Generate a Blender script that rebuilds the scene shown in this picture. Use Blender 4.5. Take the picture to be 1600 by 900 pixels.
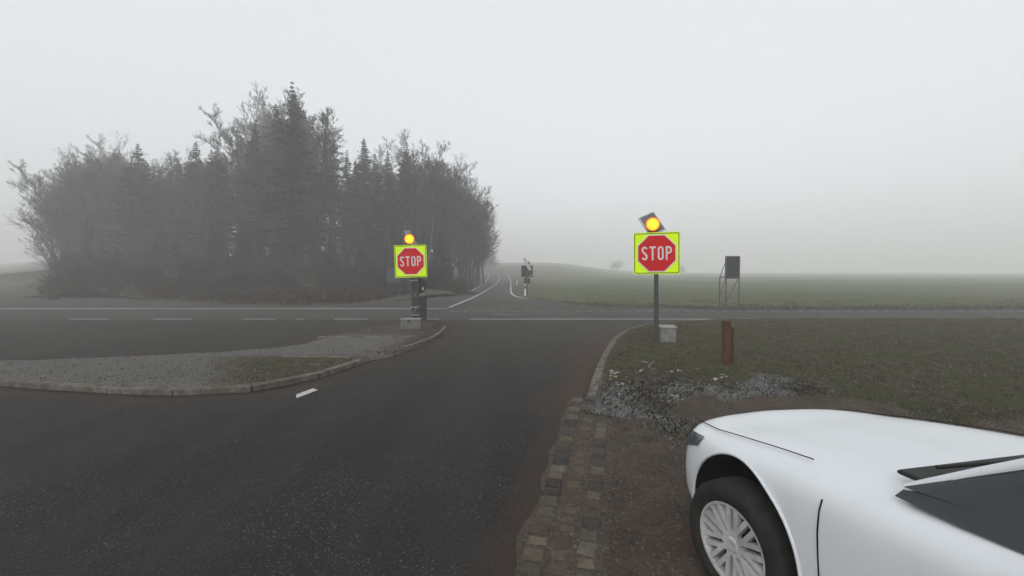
import bpy, bmesh, math, random
import numpy as np
from mathutils import Vector, Matrix, noise, geometry

rnd = random.Random(7)
R = math.radians
scene = bpy.context.scene
for o in list(bpy.data.objects): bpy.data.objects.remove(o)

# ------------------------------------------------------------------ camera
CAMZ, FPX, PITCH = 1.75, 675.0, math.atan(25 / 675.0)
cam_d = bpy.data.cameras.new('camera'); cam = bpy.data.objects.new('camera', cam_d)
scene.collection.objects.link(cam)
cam.location = (0, 0, CAMZ); cam.rotation_euler = (math.pi / 2 - PITCH, 0, 0)
cam_d.sensor_width = 36; cam_d.lens = FPX / 1600 * 36
cam_d.clip_start = 0.05; cam_d.clip_end = 3000
scene.camera = cam

# ------------------------------------------------------------------ sky, sun, exposure
SUN_EL, SUN_AZ = R(38), R(200)           # azimuth clockwise from +Y
w = bpy.data.worlds.new("World"); scene.world = w; w.use_nodes = True
nt = w.node_tree; nt.nodes.clear()
sky = nt.nodes.new('ShaderNodeTexSky'); sky.sky_type = 'NISHITA'; sky.sun_disc = False
sky.sun_elevation = SUN_EL; sky.sun_rotation = SUN_AZ
sky.air_density = 1.0; sky.dust_density = 6.0; sky.ozone_density = 1.0
hs = nt.nodes.new('ShaderNodeHueSaturation'); hs.inputs['Saturation'].default_value = 0.34
bg = nt.nodes.new('ShaderNodeBackground'); bg.inputs[1].default_value = 0.15
wo = nt.nodes.new('ShaderNodeOutputWorld')
nt.links.new(sky.outputs[0], hs.inputs['Color']); ov = nt.nodes.new('ShaderNodeMix'); ov.data_type = 'RGBA'; ov.inputs[0].default_value = .72; ov.inputs[7].default_value = (4.52, 4.70, 4.84, 1)   # overcast veil
nt.links.new(hs.outputs[0], ov.inputs[6]); nt.links.new(ov.outputs[2], bg.inputs[0]); nt.links.new(bg.outputs[0], wo.inputs[0])
sd = bpy.data.lights.new('sun', 'SUN'); sd.energy = 0.5; sd.angle = R(40); sd.color = (1, .985, .96)
so = bpy.data.objects.new('sun', sd); scene.collection.objects.link(so)
sdir = Vector((math.sin(SUN_AZ) * math.cos(SUN_EL), math.cos(SUN_AZ) * math.cos(SUN_EL), math.sin(SUN_EL)))
so.rotation_euler = (-sdir).to_track_quat('-Z', 'Y').to_euler(); so.location = (0, -20, 25)
scene.view_settings.view_transform = 'Standard'; scene.view_settings.look = 'None'
scene.view_settings.gamma = 1; scene.view_settings.use_curve_mapping = False
scene.view_settings.exposure = 0.55
scene.render.engine = 'CYCLES'
try:
    scene.cycles.max_bounces = 6; scene.cycles.volume_bounces = 3; scene.cycles.diffuse_bounces = 2
    scene.cycles.transparent_max_bounces = 6; scene.cycles.use_denoising = True
except Exception: pass

# ------------------------------------------------------------------ helpers
def ss(a, b, x):
    t = min(1, max(0, (x - a) / (b - a))); return t * t * (3 - 2 * t)
def topx(x, y): return 800 + 675 * x / max(y, .01)
def H(x, y):
    h = 0.0
    if y > 30: h += 0.00010 * (min(y, 260) - 30) ** 2 * (.16 + .84 * ss(1060, 830, topx(x, y)))
    if y > 20:
        px = topx(x, y)
        wgt = ss(45, 120, px) * (1 - ss(660, 735, px))
        h += wgt * 2.3 * ss(25, 46, y)
        h += ss(980, 850, px) * ss(-60, 60, px) * 2.2 * ss(70, 170, y) if px < 980 else 0
        h += 0.25 * ss(34, 60, y) * noise.noise(Vector((x * .06, y * .06, 1))) * ss(790, 860, px)
    return h
ca, sa = math.cos(PITCH), math.sin(PITCH)
def ray(px, py):
    u = (px - 800) / FPX; v = -(py - 450) / FPX
    return Vector((u, ca + v * sa, -sa + v * ca))
def P(px, py, z=0.0):
    d = ray(px, py); t = (z - CAMZ) / d.z
    return Vector((d.x * t, d.y * t, z))
def PT(px, py):                               # onto the terrain
    d = ray(px, py); t = 3.0
    while t < 390:
        p = Vector((0, 0, CAMZ)) + d * t
        if p.z <= H(p.x, p.y): break
        t *= 1.004
    return Vector((p.x, p.y, H(p.x, p.y)))
def ML(px): return 463 - (px - 463) * 1.37
def MR(px): return 1138 + (1138 - px) * 1.38

def link(o, parent=None):
    scene.collection.objects.link(o)
    if parent is not None: o.parent = parent
    return o
def tag(o, label=None, cat=None, group=None, kind=None):
    if label: o['label'] = label
    if cat: o['category'] = cat
    if group: o['group'] = group
    if kind: o['kind'] = kind
    return o
def empty(name, loc=(0, 0, 0), rz=0):
    o = bpy.data.objects.new(name, None); o.location = loc; o.rotation_euler = (0, 0, rz); o.empty_display_size = .2
    return link(o)
def copy_tree(o, parent=None):
    c = o.copy(); link(c, parent)
    for ch in [x for x in bpy.data.objects if x.parent == o]: copy_tree(ch, c)
    return c

class MB:
    def __init__(s): s.v, s.f, s.m, s.cur, s.c = [], [], [], 0, []
    def add(s, vs, fs, m=None):
        n = len(s.v); s.v += [tuple(a) for a in vs]; s.f += [tuple(i + n for i in f) for f in fs]
        s.m += [s.cur if m is None else m] * len(fs); return s
    def box(s, cx, cy, cz, sx, sy, sz, M=None, bev=0):
        x, y, z = sx / 2, sy / 2, sz / 2
        if bev:
            b = bev; vs = []
            for zz, k in ((-z, b), (-z + b, 0), (z - b, 0), (z, b)):
                for (a, c) in ((-1, -1), (1, -1), (1, 1), (-1, 1)):
                    vs.append(Vector((cx + a * (x - k), cy + c * (y - k), cz + zz)))
            fs = [(3, 2, 1, 0), (12, 13, 14, 15)]
            for l in range(3):
                for i in range(4):
                    j = (i + 1) % 4; fs.append((l * 4 + i, l * 4 + j, l * 4 + 4 + j, l * 4 + 4 + i))
        else:
            vs = [Vector((cx + a * x, cy + b * y, cz + c * z)) for c in (-1, 1) for (a, b) in ((-1, -1), (1, -1), (1, 1), (-1, 1))]
            fs = [(3, 2, 1, 0), (4, 5, 6, 7), (0, 1, 5, 4), (1, 2, 6, 5), (2, 3, 7, 6), (3, 0, 4, 7)]
        if M is not None: vs = [M @ v for v in vs]
        return s.add(vs, fs)
    def tube(s, p0, p1, r0, r1, n=6, cap=True):
        p0, p1 = Vector(p0), Vector(p1); d = (p1 - p0)
        if d.length < 1e-6: return s
        d.normalize(); a = d.orthogonal().normalized(); b = d.cross(a)
        vs = [p0 + (a * math.cos(2 * math.pi * i / n) + b * math.sin(2 * math.pi * i / n)) * r0 for i in range(n)]
        vs += [p1 + (a * math.cos(2 * math.pi * i / n) + b * math.sin(2 * math.pi * i / n)) * r1 for i in range(n)]
        fs = [(i, (i + 1) % n, n + (i + 1) % n, n + i) for i in range(n)]
        if cap: fs += [tuple(range(n))[::-1], tuple(range(n, 2 * n))]
        return s.add(vs, fs)
    def prism(s, pts, y0, y1):                # xz outline (counter clockwise seen from -y), extruded in y
        n = len(pts); vs = [(a, y0, b) for a, b in pts] + [(a, y1, b) for a, b in pts]
        fs = [tuple(range(n)), tuple(range(n, 2 * n))[::-1]] + [((i + 1) % n, i, n + i, n + (i + 1) % n) for i in range(n)]
        return s.add(vs, fs)
    def ribbon(s, pts, wd, y0, y1, closed=False):
        n = len(pts); L, Rr = [], []
        for i in range(n):
            a = Vector(pts[(i - 1) % n] if (closed or i) else pts[i]); c = Vector(pts[(i + 1) % n] if (closed or i < n - 1) else pts[i])
            b = Vector(pts[i]); d1 = (b - a); d2 = (c - b)
            if d1.length < 1e-9: d1 = d2
            if d2.length < 1e-9: d2 = d1
            d1.normalize(); d2.normalize(); t = (d1 + d2).normalized(); nn = Vector((-t.y, t.x))
            k = wd / 2 / max(.5, nn.dot(Vector((-d1.y, d1.x))))
            L.append(b + nn * k); Rr.append(b - nn * k)
        m = n if closed else n - 1
        for i in range(m):
            j = (i + 1) % n
            q = [Rr[i], Rr[j], L[j], L[i]]
            vs = [(a.x, y0, a.y) for a in q] + [(a.x, y1, a.y) for a in q]
            s.add(vs, [(0, 1, 2, 3), (7, 6, 5, 4), (1, 0, 4, 5), (2, 1, 5, 6), (3, 2, 6, 7), (0, 3, 7, 4)])
        return s
    def build(s, name, mats, parent=None, smooth=False, loc=None, rot=None):
        me = bpy.data.meshes.new(name); me.from_pydata(s.v, [], s.f)
        if not isinstance(mats, (list, tuple)): mats = [mats]
        for m in mats: me.materials.append(m)
        if len(mats) > 1: me.polygons.foreach_set('material_index', s.m)
        if smooth: me.polygons.foreach_set('use_smooth', [True] * len(me.polygons))
        if s.c:
            at = me.attributes.new('tint', 'FLOAT_COLOR', 'POINT'); at.data.foreach_set('color', [k for c in s.c for k in c])
        me.update()
        o = bpy.data.objects.new(name, me); link(o, parent)
        if loc is not None: o.location = loc
        if rot is not None: o.rotation_euler = rot
        return o

# ------------------------------------------------------------------ materials
def N(nt, t, **kw):
    n = nt.nodes.new(t)
    for k, v in kw.items():
        if k in n.inputs.keys(): n.inputs[k].default_value = v
        else: setattr(n, k, v)
    return n
def base_mat(name, rough=.8, metal=0, spec=.3):
    m = bpy.data.materials.new(name); m.use_nodes = True
    b = m.node_tree.nodes['Principled BSDF']
    b.inputs['Roughness'].default_value = rough; b.inputs['Metallic'].default_value = metal
    b.inputs['Specular IOR Level'].default_value = spec if rough < .75 else spec * .25
    return m, m.node_tree, b
def mix(nt, f, a, b, mode='MIX'):
    n = nt.nodes.new('ShaderNodeMix'); n.data_type = 'RGBA'; n.blend_type = mode
    for sock, v in ((n.inputs[0], f), (n.inputs[6], a), (n.inputs[7], b)):
        if isinstance(v, bpy.types.NodeSocket): nt.links.new(v, sock)
        elif isinstance(v, (int, float)): sock.default_value = v
        else: sock.default_value = (*v, 1)
    return n.outputs[2]
def ramp(nt, fac, lo, hi):
    n = nt.nodes.new('ShaderNodeMapRange'); n.inputs[1].default_value = lo; n.inputs[2].default_value = hi
    n.interpolation_type = 'SMOOTHSTEP'
    nt.links.new(fac, n.inputs[0]); return n.outputs[0]
def coords(nt): return nt.nodes.new('ShaderNodeTexCoord').outputs['Object']
def nz(nt, vec, scale, detail=4, rough=.6):
    n = N(nt, 'ShaderNodeTexNoise'); n.inputs['Scale'].default_value = scale; n.inputs['Detail'].default_value = detail
    n.inputs['Roughness'].default_value = rough; nt.links.new(vec, n.inputs['Vector']); return n.outputs['Fac']
def bump(nt, b, h, strength=.3, dist=.01):
    n = N(nt, 'ShaderNodeBump'); n.inputs['Strength'].default_value = strength; n.inputs['Distance'].default_value = dist
    nt.links.new(h, n.inputs['Height']); nt.links.new(n.outputs[0], b.inputs['Normal'])
def mat(name, c1, c2=None, scale=5, rough=.8, metal=0, spec=.3, bmp=0, lo=.35, hi=.65):
    m, nt, b = base_mat(name, rough, metal, spec)
    if c2 is None: c2 = tuple(x * .75 for x in c1)
    co = coords(nt); f = nz(nt, co, scale)
    nt.links.new(mix(nt, ramp(nt, f, lo, hi), c1, c2), b.inputs['Base Color'])
    if bmp: bump(nt, b, nz(nt, co, scale * 4), bmp, .01)
    return m
def emis(name, c, s):
    m, nt, b = base_mat(name, .4)
    b.inputs['Base Color'].default_value = (*[x * .5 for x in c], 1)
    b.inputs['Emission Color'].default_value = (*c, 1); b.inputs['Emission Strength'].default_value = s
    return m

def asphalt(name, base, speck, mud=True, cool=0):
    m, nt, b = base_mat(name, .8, 0, .2)
    co = coords(nt)
    big = nz(nt, co, .35, 5, .6); mid = nz(nt, co, 3, 4)
    c = mix(nt, ramp(nt, big, .35, .65), [x * .82 for x in base], [x * 1.2 for x in base])
    c = mix(nt, ramp(nt, mid, .3, .7), c, mix(nt, .5, c, [x * .7 for x in base]))
    v = N(nt, 'ShaderNodeTexVoronoi'); v.inputs['Scale'].default_value = 130; nt.links.new(co, v.inputs['Vector'])
    sep = nt.nodes.new('ShaderNodeSeparateColor'); nt.links.new(v.outputs['Color'], sep.inputs[0])
    c = mix(nt, ramp(nt, sep.outputs[0], .3, 1.0), c, mix(nt, .10, c, speck))
    th = nt.nodes.new('ShaderNodeMath'); th.operation = 'GREATER_THAN'; th.inputs[1].default_value = .968
    nt.links.new(sep.outputs[1], th.inputs[0])
    pm = nt.nodes.new('ShaderNodeMath'); pm.operation = 'MULTIPLY'; nt.links.new(th.outputs[0], pm.inputs[0]); nt.links.new(ramp(nt, nz(nt, co, 1.1, 5, .7), .35, .75), pm.inputs[1])
    c = mix(nt, pm.outputs[0], c, speck)
    mp = nt.nodes.new('ShaderNodeMapping'); mp.inputs['Rotation'].default_value = (0, 0, .25); mp.inputs['Scale'].default_value = (1.1, .10, 1); nt.links.new(co, mp.inputs[0])
    c = mix(nt, ramp(nt, nz(nt, mp.outputs[0], 1.0, 3, .5), .42, .62), c, mix(nt, .16, c, (.055, .052, .05)))
    if mud:
        at = N(nt, 'ShaderNodeAttribute', attribute_name='tint'); sp = nt.nodes.new('ShaderNodeSeparateColor'); nt.links.new(at.outputs['Color'], sp.inputs[0])
        mu = nt.nodes.new('ShaderNodeMath'); mu.operation = 'MULTIPLY'; nt.links.new(sp.outputs[0], mu.inputs[0])
        nt.links.new(ramp(nt, nz(nt, co, 5, 6, .7), .2, .55), mu.inputs[1])
        c = mix(nt, sp.outputs[1], c, mix(nt, ramp(nt, mid, .3, .7), (.046, .041, .036), (.034, .031, .028)))   # dusty, worn junction surface
        c = mix(nt, mu.outputs[0], c, (.056, .035, .026))
    nt.links.new(c, b.inputs['Base Color'])
    bump(nt, b, v.outputs['Distance'], .5, .006)
    nt.links.new(ramp(nt, big, .2, .8), b.inputs['Roughness'])
    mr = nt.nodes.new('ShaderNodeMapRange'); mr.inputs[3].default_value = .62; mr.inputs[4].default_value = .85
    nt.links.new(big, mr.inputs[0]); nt.links.new(mr.outputs[0], b.inputs['Roughness'])
    return m

def soil_mat(name):
    # tint.r grass, tint.g frost, tint.b gravel
    m, nt, b = base_mat(name, .95, 0, .15)
    co = coords(nt)
    at = N(nt, 'ShaderNodeAttribute', attribute_name='tint'); sp = nt.nodes.new('ShaderNodeSeparateColor'); nt.links.new(at.outputs['Color'], sp.inputs[0])
    f1 = nz(nt, co, 2.2, 6, .65); f2 = nz(nt, co, 22, 6, .75); f3 = nz(nt, co, 90, 3, .7)
    soil = mix(nt, ramp(nt, f1, .35, .65), (.046, .033, .026), (.082, .059, .045))
    soil = mix(nt, ramp(nt, f2, .42, .68), soil, (.075, .062, .050))
    soil = mix(nt, ramp(nt, f3, .5, .8), soil, (.015, .011, .009))
    v = N(nt, 'ShaderNodeTexVoronoi'); v.inputs['Scale'].default_value = 60; nt.links.new(co, v.inputs['Vector'])
    sv = nt.nodes.new('ShaderNodeSeparateColor'); nt.links.new(v.outputs['Color'], sv.inputs[0])
    th = nt.nodes.new('ShaderNodeMath'); th.operation = 'GREATER_THAN'; th.inputs[1].default_value = .95; nt.links.new(sv.outputs[0], th.inputs[0])
    soil = mix(nt, th.outputs[0], soil, (.12, .11, .10))
    grav = mix(nt, sv.outputs[1], (.04, .034, .030), (.15, .143, .135))
    c = mix(nt, sp.outputs[2], soil, grav)
    grs = mix(nt, ramp(nt, f2, .35, .7), (.042, .044, .024), (.092, .074, .048))
    def mul(a, bb):
        n = nt.nodes.new('ShaderNodeMath'); n.operation = 'MULTIPLY'; n.use_clamp = True; nt.links.new(a, n.inputs[0]); nt.links.new(bb, n.inputs[1]); return n.outputs[0]
    c = mix(nt, mul(sp.outputs[0], ramp(nt, f2, .3, .5)), c, grs)
    c = mix(nt, mul(sp.outputs[1], ramp(nt, f3, .45, .62)), c, (.20, .205, .21))
    nt.links.new(c, b.inputs['Base Color'])
    bump(nt, b, f2, .9, .03)
    return m

M = {}
M['asphalt'] = asphalt('asphalt_near', (.0185, .0175, .0168), (.20, .195, .18))
M['asphalt_road'] = asphalt('asphalt_road', (.058, .055, .050), (.10, .10, .095), mud=False)
M['soil'] = soil_mat('soil')
M['paint'] = mat('road_paint', (0.4650, 0.4650, 0.4500), (0.3150, 0.3075, 0.3000), 14, .7, bmp=.2)
M['kerb'] = mat('kerb_stone', (0.1380, 0.1290, 0.1140), (0.0720, 0.0630, 0.0510), 6, .9, bmp=.5)
M['pole'] = mat('galvanised_pole', (0.0575, 0.0600, 0.0640), (0.0400, 0.0425, 0.0450), 6, .55, .3)
M['dark_metal'] = mat('dark_sign_back', (0.0175, 0.0190, 0.0210), (0.0250, 0.0265, 0.0280), 5, .55, .2)
M['grey_metal'] = mat('grey_metal', (.25, .26, .27), (.18, .185, .19), 8, .5, .5)
M['lime'] = mat('fluorescent_lime', (.68, .98, .001), (.63, .93, .001), 3, .6, spec=.08)
M['black'] = mat('black_line', (.012, .013, .012), None, 5, .6)
M['red'] = mat('sign_red', (.54, .003, .004), (.50, .003, .004), 2, .6, spec=.08)
M['white'] = mat('sign_white', (0.5904, 0.5904, 0.5904), (0.5328, 0.5328, 0.5328), 4, .6, spec=.12)
M['panel'] = mat('solar_cells', (.045, .05, .06), (.06, .065, .075), 9, .3, spec=.5)
M['frame'] = mat('alu_frame', (.42, .43, .44), (.33, .34, .35), 7, .45, .5)
M['housing'] = mat('lamp_housing', (.03, .03, .03), None, 6, .5)
M['amber'] = emis('amber_lamp', (1.0, .33, .0), 1.3)
M['amber_core'] = emis('amber_core', (1.0, .62, .01), 1.3)
M['amber_rim'] = emis('amber_rim', (1.0, .10, .0), .6)
M['box_grey'] = mat('box_grey', (0.1980, 0.1980, 0.1898), (0.1430, 0.1403, 0.1320), 7, .7, bmp=.2)
M['box_white'] = mat('box_white', (0.3600, 0.3600, 0.3450), (0.2550, 0.2475, 0.2325), 7, .7, bmp=.2)
def wood():
    m, nt, b = base_mat('wood_post', .75, 0, .2); co = coords(nt)
    mp = nt.nodes.new('ShaderNodeMapping'); mp.inputs['Scale'].default_value = (30, 30, 1.6); nt.links.new(co, mp.inputs[0])
    f = nz(nt, mp.outputs[0], 2, 6, .7); c = mix(nt, ramp(nt, f, .35, .65), (.115, .056, .028), (.045, .022, .012))
    nt.links.new(mix(nt, ramp(nt, nz(nt, co, 4, 4), .5, .8), c, (.09, .07, .055)), b.inputs['Base Color']); bump(nt, b, f, .6, .01); return m
M['wood_post'] = wood()
M['trunk'] = mat('bark_spruce', (0.0360, 0.0312, 0.0276), (0.0210, 0.0180, 0.0162), 6, .95, bmp=.5)
M['bark_grey'] = mat('bark_grey', (0.0525, 0.0490, 0.0450), (0.0325, 0.0300, 0.0270), 6, .95, bmp=.4)
M['twig'] = mat('twigs_frosted', (0.0585, 0.0549, 0.0518), (0.0383, 0.0351, 0.0324), 2, .95)
M['needle'] = mat('spruce_needles', (0.0132, 0.0168, 0.0120), (0.0270, 0.0312, 0.0252), 1.2, .9)
M['needle_old'] = mat('pine_needles', (0.0240, 0.0270, 0.0216), (0.0390, 0.0408, 0.0330), 1.2, .9)
M['bush'] = mat('bush_twigs', (0.0340, 0.0272, 0.0232), (0.0220, 0.0180, 0.0160), 3, .95)
M['bush_red'] = mat('bush_russet', (0.0675, 0.0440, 0.0325), (0.0450, 0.0310, 0.0250), 3, .95)
M['dead'] = mat('dead_grass', (.13, .10, .066), (.075, .058, .04), 3, .95)
M['green'] = mat('grass_green', (.064, .082, .034), (.098, .096, .055), 4, .9)
M['frost'] = mat('grass_frosted', (.23, .235, .235), (.13, .135, .13), 4, .9)
M['darkgrass'] = mat('grass_wet_dark', (0.0225, 0.0210, 0.0170), (0.0375, 0.0330, 0.0260), 4, .9)
M['leaf'] = mat('fallen_leaves', (0.0780, 0.0468, 0.0270), (0.0480, 0.0312, 0.0210), 9, .9)
M['frostclod'] = mat('frost_white', (0.4500, 0.4575, 0.4650), (0.3150, 0.3150, 0.3150), 20, .9, bmp=.4)
M['rock'] = mat('dark_rock', (.035, .033, .03), (.055, .05, .045), 4, .9, bmp=.6)
M['log'] = mat('cut_wood', (.40, .37, .32), (.28, .25, .21), 9, .9)
# field
def field_mat():
    m, nt, b = base_mat('field', .95, 0, .1); co = coords(nt)
    f1 = nz(nt, co, .05, 5, .6); f2 = nz(nt, co, .7, 6, .7); f3 = nz(nt, co, 6, 5, .75)
    c = mix(nt, ramp(nt, f1, .35, .65), (.078, .100, .042), (.100, .114, .058))
    c = mix(nt, ramp(nt, f2, .45, .7), c, (.060, .060, .042))
    c = mix(nt, ramp(nt, f3, .5, .75), c, (.095, .10, .085))
    wv = N(nt, 'ShaderNodeTexWave'); wv.inputs['Scale'].default_value = .12; wv.inputs['Distortion'].default_value = 5; wv.inputs['Detail'].default_value = 3; wv.inputs['Detail Scale'].default_value = .6
    mp = nt.nodes.new('ShaderNodeMapping'); mp.inputs['Rotation'].default_value = (0, 0, 1.0); nt.links.new(co, mp.inputs[0]); nt.links.new(mp.outputs[0], wv.inputs['Vector'])
    c = mix(nt, ramp(nt, wv.outputs['Fac'], .55, .95), c, mix(nt, .45, c, (.11, .11, .075)))
    at = N(nt, 'ShaderNodeAttribute', attribute_name='tint'); sp = nt.nodes.new('ShaderNodeSeparateColor'); nt.links.new(at.outputs['Color'], sp.inputs[0])
    brown = mix(nt, ramp(nt, f3, .35, .65), (.060, .052, .040), (.105, .095, .074))
    c = mix(nt, sp.outputs[0], c, brown)
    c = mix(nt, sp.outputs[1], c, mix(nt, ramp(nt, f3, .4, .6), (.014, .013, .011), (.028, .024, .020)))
    nt.links.new(c, b.inputs['Base Color']); bump(nt, b, f3, .8, .12); return m
M['field'] = field_mat()
def sett_mat():
    m, nt, b = base_mat('sett_stone', .85, 0, .25); co = coords(nt)
    at = N(nt, 'ShaderNodeAttribute', attribute_name='tint')
    f = nz(nt, co, 18, 6, .7); g = nz(nt, co, 60, 4, .7)
    c = mix(nt, ramp(nt, f, .35, .65), at.outputs['Color'], mix(nt, .6, at.outputs['Color'], (.05, .039, .03)))
    c = mix(nt, ramp(nt, g, .5, .8), c, (.10, .095, .086))
    nt.links.new(c, b.inputs['Base Color']); bump(nt, b, g, .7, .012); return m
M['sett'] = sett_mat()
def car_paint():
    m, nt, b = base_mat('white_car_paint', .25, 0, .45); co = coords(nt)
    f = nz(nt, co, 3, 5, .7)
    nt.links.new(mix(nt, ramp(nt, f, .45, .75), (.60, .63, .66), (.575, .60, .625)), b.inputs['Base Color'])
    b.inputs['Coat Weight'].default_value = .15; return m
M['car'] = car_paint()
M['tyre'] = mat('tyre_rubber', (.018, .018, .018), (.028, .026, .024), 12, .85, bmp=.3)
M['rim'] = mat('rim_silver', (.52, .53, .55), (.38, .38, .39), 9, .4, .25, spec=.5)
M['well'] = mat('wheel_well', (.008, .008, .008), None, 5, .9)
M['glass'] = mat('dark_glass', (.01, .012, .014), None, 3, .06, spec=.6)
M['headlight'] = mat('headlight_glass', (.03, .032, .036), (.07, .075, .08), 12, .12, spec=.6)

# ------------------------------------------------------------------ outlines of the ground pieces
kerbR_px = [(925, 628), (932, 600), (945, 562), (963, 532), (985, 518), (1020, 510), (1060, 506), (1138, 502.5)]
kerbR = [P(*q) for q in kerbR_px]
kerbR2 = [P(1300, 501), P(1600, 500.5), Vector((26, 15.6, 0))]
soil_poly = kerbR + kerbR2 + [P(1470, 690), P(1600, 800), Vector((3.6, 1.0, 0)), Vector((3.7, -4, 0)), Vector((-1.0, -4, 0)), P(945, 870), P(958, 655), P(912, 650)]
isl_px = [(463, 602), (515, 584), (566, 567), (600, 561), (640, 549), (675, 534), (697, 519), (700, 513), (690, 507.5), (660, 506), (600, 511), (545, 519), (500, 530), (463, 544)]
isl = [P(*q) for q in isl_px[:10]] + [P(a, b) for a, b in isl_px[10:]]
islL = [P(ML(a), b) for a, b in isl_px if a > 463]
isl_poly = [P(a, b) for a, b in isl_px[:-1]] + [P(463, 544)] + [P(ML(a), b) for a, b in reversed(isl_px[1:-1])]

_lo = [P(-160, 585), P(40, 606), P(250, 619), P(400, 613)] + [P(a, b) for a, b in isl_px[:7]]
def _ch(pl, it):
    for _ in range(it):
        q = [pl[0]]
        for a, b in zip(pl, pl[1:]): q += [a.lerp(b, .25), a.lerp(b, .75)]
        pl = q + [pl[-1]]
    return pl
isl_low = _ch(_lo, 3)
_hi = [P(a, b) for a, b in isl_px[7:-1]] + [P(463, 543), P(380, 551), P(200, 560), P(-160, 572)]
isl_poly = isl_low + _ch(_hi, 2)
def segdist(p, poly, closed=False):
    best = 1e9; n = len(poly)
    for i in range(n if closed else n - 1):
        a, b = poly[i], poly[(i + 1) % n]; ax, ay = b.x - a.x, b.y - a.y
        t = max(0, min(1, ((p[0] - a.x) * ax + (p[1] - a.y) * ay) / (ax * ax + ay * ay + 1e-9)))
        best = min(best, math.hypot(p[0] - a.x - ax * t, p[1] - a.y - ay * t))
    return best
def inside(p, poly):
    c = False; n = len(poly); j = n - 1
    for i in range(n):
        a, b = poly[i], poly[j]
        if (a.y > p[1]) != (b.y > p[1]) and p[0] < (b.x - a.x) * (p[1] - a.y) / (b.y - a.y) + a.x: c = not c
        j = i
    return c
def resample(poly, step, closed=False):
    out = []; n = len(poly)
    for i in range(n if closed else n - 1):
        a, b = poly[i], poly[(i + 1) % n]; k = max(1, int((b - a).length / step))
        out += [a.lerp(b, j / k) for j in range(k)]
    if not closed: out.append(poly[-1])
    return out
def smooth_line(poly, it=2):
    for _ in range(it):
        q = [poly[0]]
        for a, b in zip(poly, poly[1:]): q += [a.lerp(b, .25), a.lerp(b, .75)]
        poly = q + [poly[-1]]
    return poly
kerb_all = smooth_line(kerbR + kerbR2, 2)
soil_poly = kerb_all + [Vector((26, -4, 0)), Vector((-1.0, -4, 0)), P(945, 870), P(958, 655), P(912, 650)]

# ------------------------------------------------------------------ asphalt
def grid_axis(parts):
    out = []
    for a, b, s in parts:
        n = max(1, round((b - a) / s)); out += [a + (b - a) * i / n for i in range(n)]
    out.append(parts[-1][1]); return out
xs = grid_axis([(-160, -40, 20), (-40, -12, 1), (-12, -7, .5), (-7, 9, .16), (9, 14, .5), (14, 40, 2), (40, 160, 20)])
ys = grid_axis([(-8, 1, 1), (1, 15, .16), (15, 36, 1)])
mb = MB()
mud_r = [P(q[0], q[1]) for q in kerbR_px] + [P(912, 660)]
for y in ys:
    for x in xs:
        mb.v.append((x, y, 0.0))
        m_ = 0
        if -12 < x < 14 and 0 < y < 19:
            d = segdist((x, y), kerb_all); n_ = noise.noise(Vector((x * .9, y * .5, 3))) * .5
            m_ = (1 - ss(.1, 1.2 + n_, d)) * (.95 if y < 12.5 else .4)
            d2 = segdist((x, y), isl_poly, True); m_ = max(m_, .5 * (1 - ss(.05, .7 + n_, d2)))
            m_ = max(m_, .55 * (1 - ss(.05, .35, abs(x - (-.44 + .233 * (y - .5)) ))) if y < 6 else 0)
        mb.c.append((m_, ss(4.5, 13, y + noise.noise(Vector((x * .3, y * .3, 8))) * 3), 0, 1))
nx = len(xs)
for j in range(len(ys) - 1):
    for i in range(nx - 1): mb.f.append((j * nx + i, j * nx + i + 1, (j + 1) * nx + i + 1, (j + 1) * nx + i))
mb.m = [0] * len(mb.f)
tag(mb.build('asphalt_road', M['asphalt']), kind='structure')

# far cross road: lighter asphalt lane between the two lines
mb = MB()
yn, yf = P(800, 500).y, 36
for i in range(60):
    x0, x1 = -150 + 5 * i, -145 + 5 * i
    mb.add([(x0, yn, .004), (x1, yn, .004), (x1, yf, .004), (x0, yf, .004)], [(0, 1, 2, 3)])
tag(mb.build('cross_road', M['asphalt_road']), kind='structure')

# ------------------------------------------------------------------ terrain beyond the cross road
edge_px = [(463, 479), (560, 475), (640, 468.5), (700, 463), (745, 461), (790, 461), (830, 468), (880, 475), (930, 479), (1138, 483.5)]
edge = [(P(a, b).x, P(a, b).y) for a, b in edge_px]
edgeL = [(P(ML(a), b).x, P(ML(a), b).y) for a, b in reversed(edge_px[1:-3])]
edge = [(-160, 20.5), (-60, 20.8)] + edgeL + edge + [(60, 20.1), (170, 20.0)]
edge.sort()
def edge_y(x):
    for a, b in zip(edge, edge[1:]):
        if a[0] <= x <= b[0]: return a[1] + (b[1] - a[1]) * (x - a[0]) / (b[0] - a[0] + 1e-9)
    return 20.3
cols = grid_axis([(-680, -60, 20), (-60, -30, 1.5), (-30, 30, .6), (30, 60, 1.5), (60, 680, 20)])
rows = grid_axis([(0, 10, .5), (10, 45, 1.25), (45, 120, 4), (120, 380, 12), (380, 900, 40)])
mb = MB()
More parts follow.
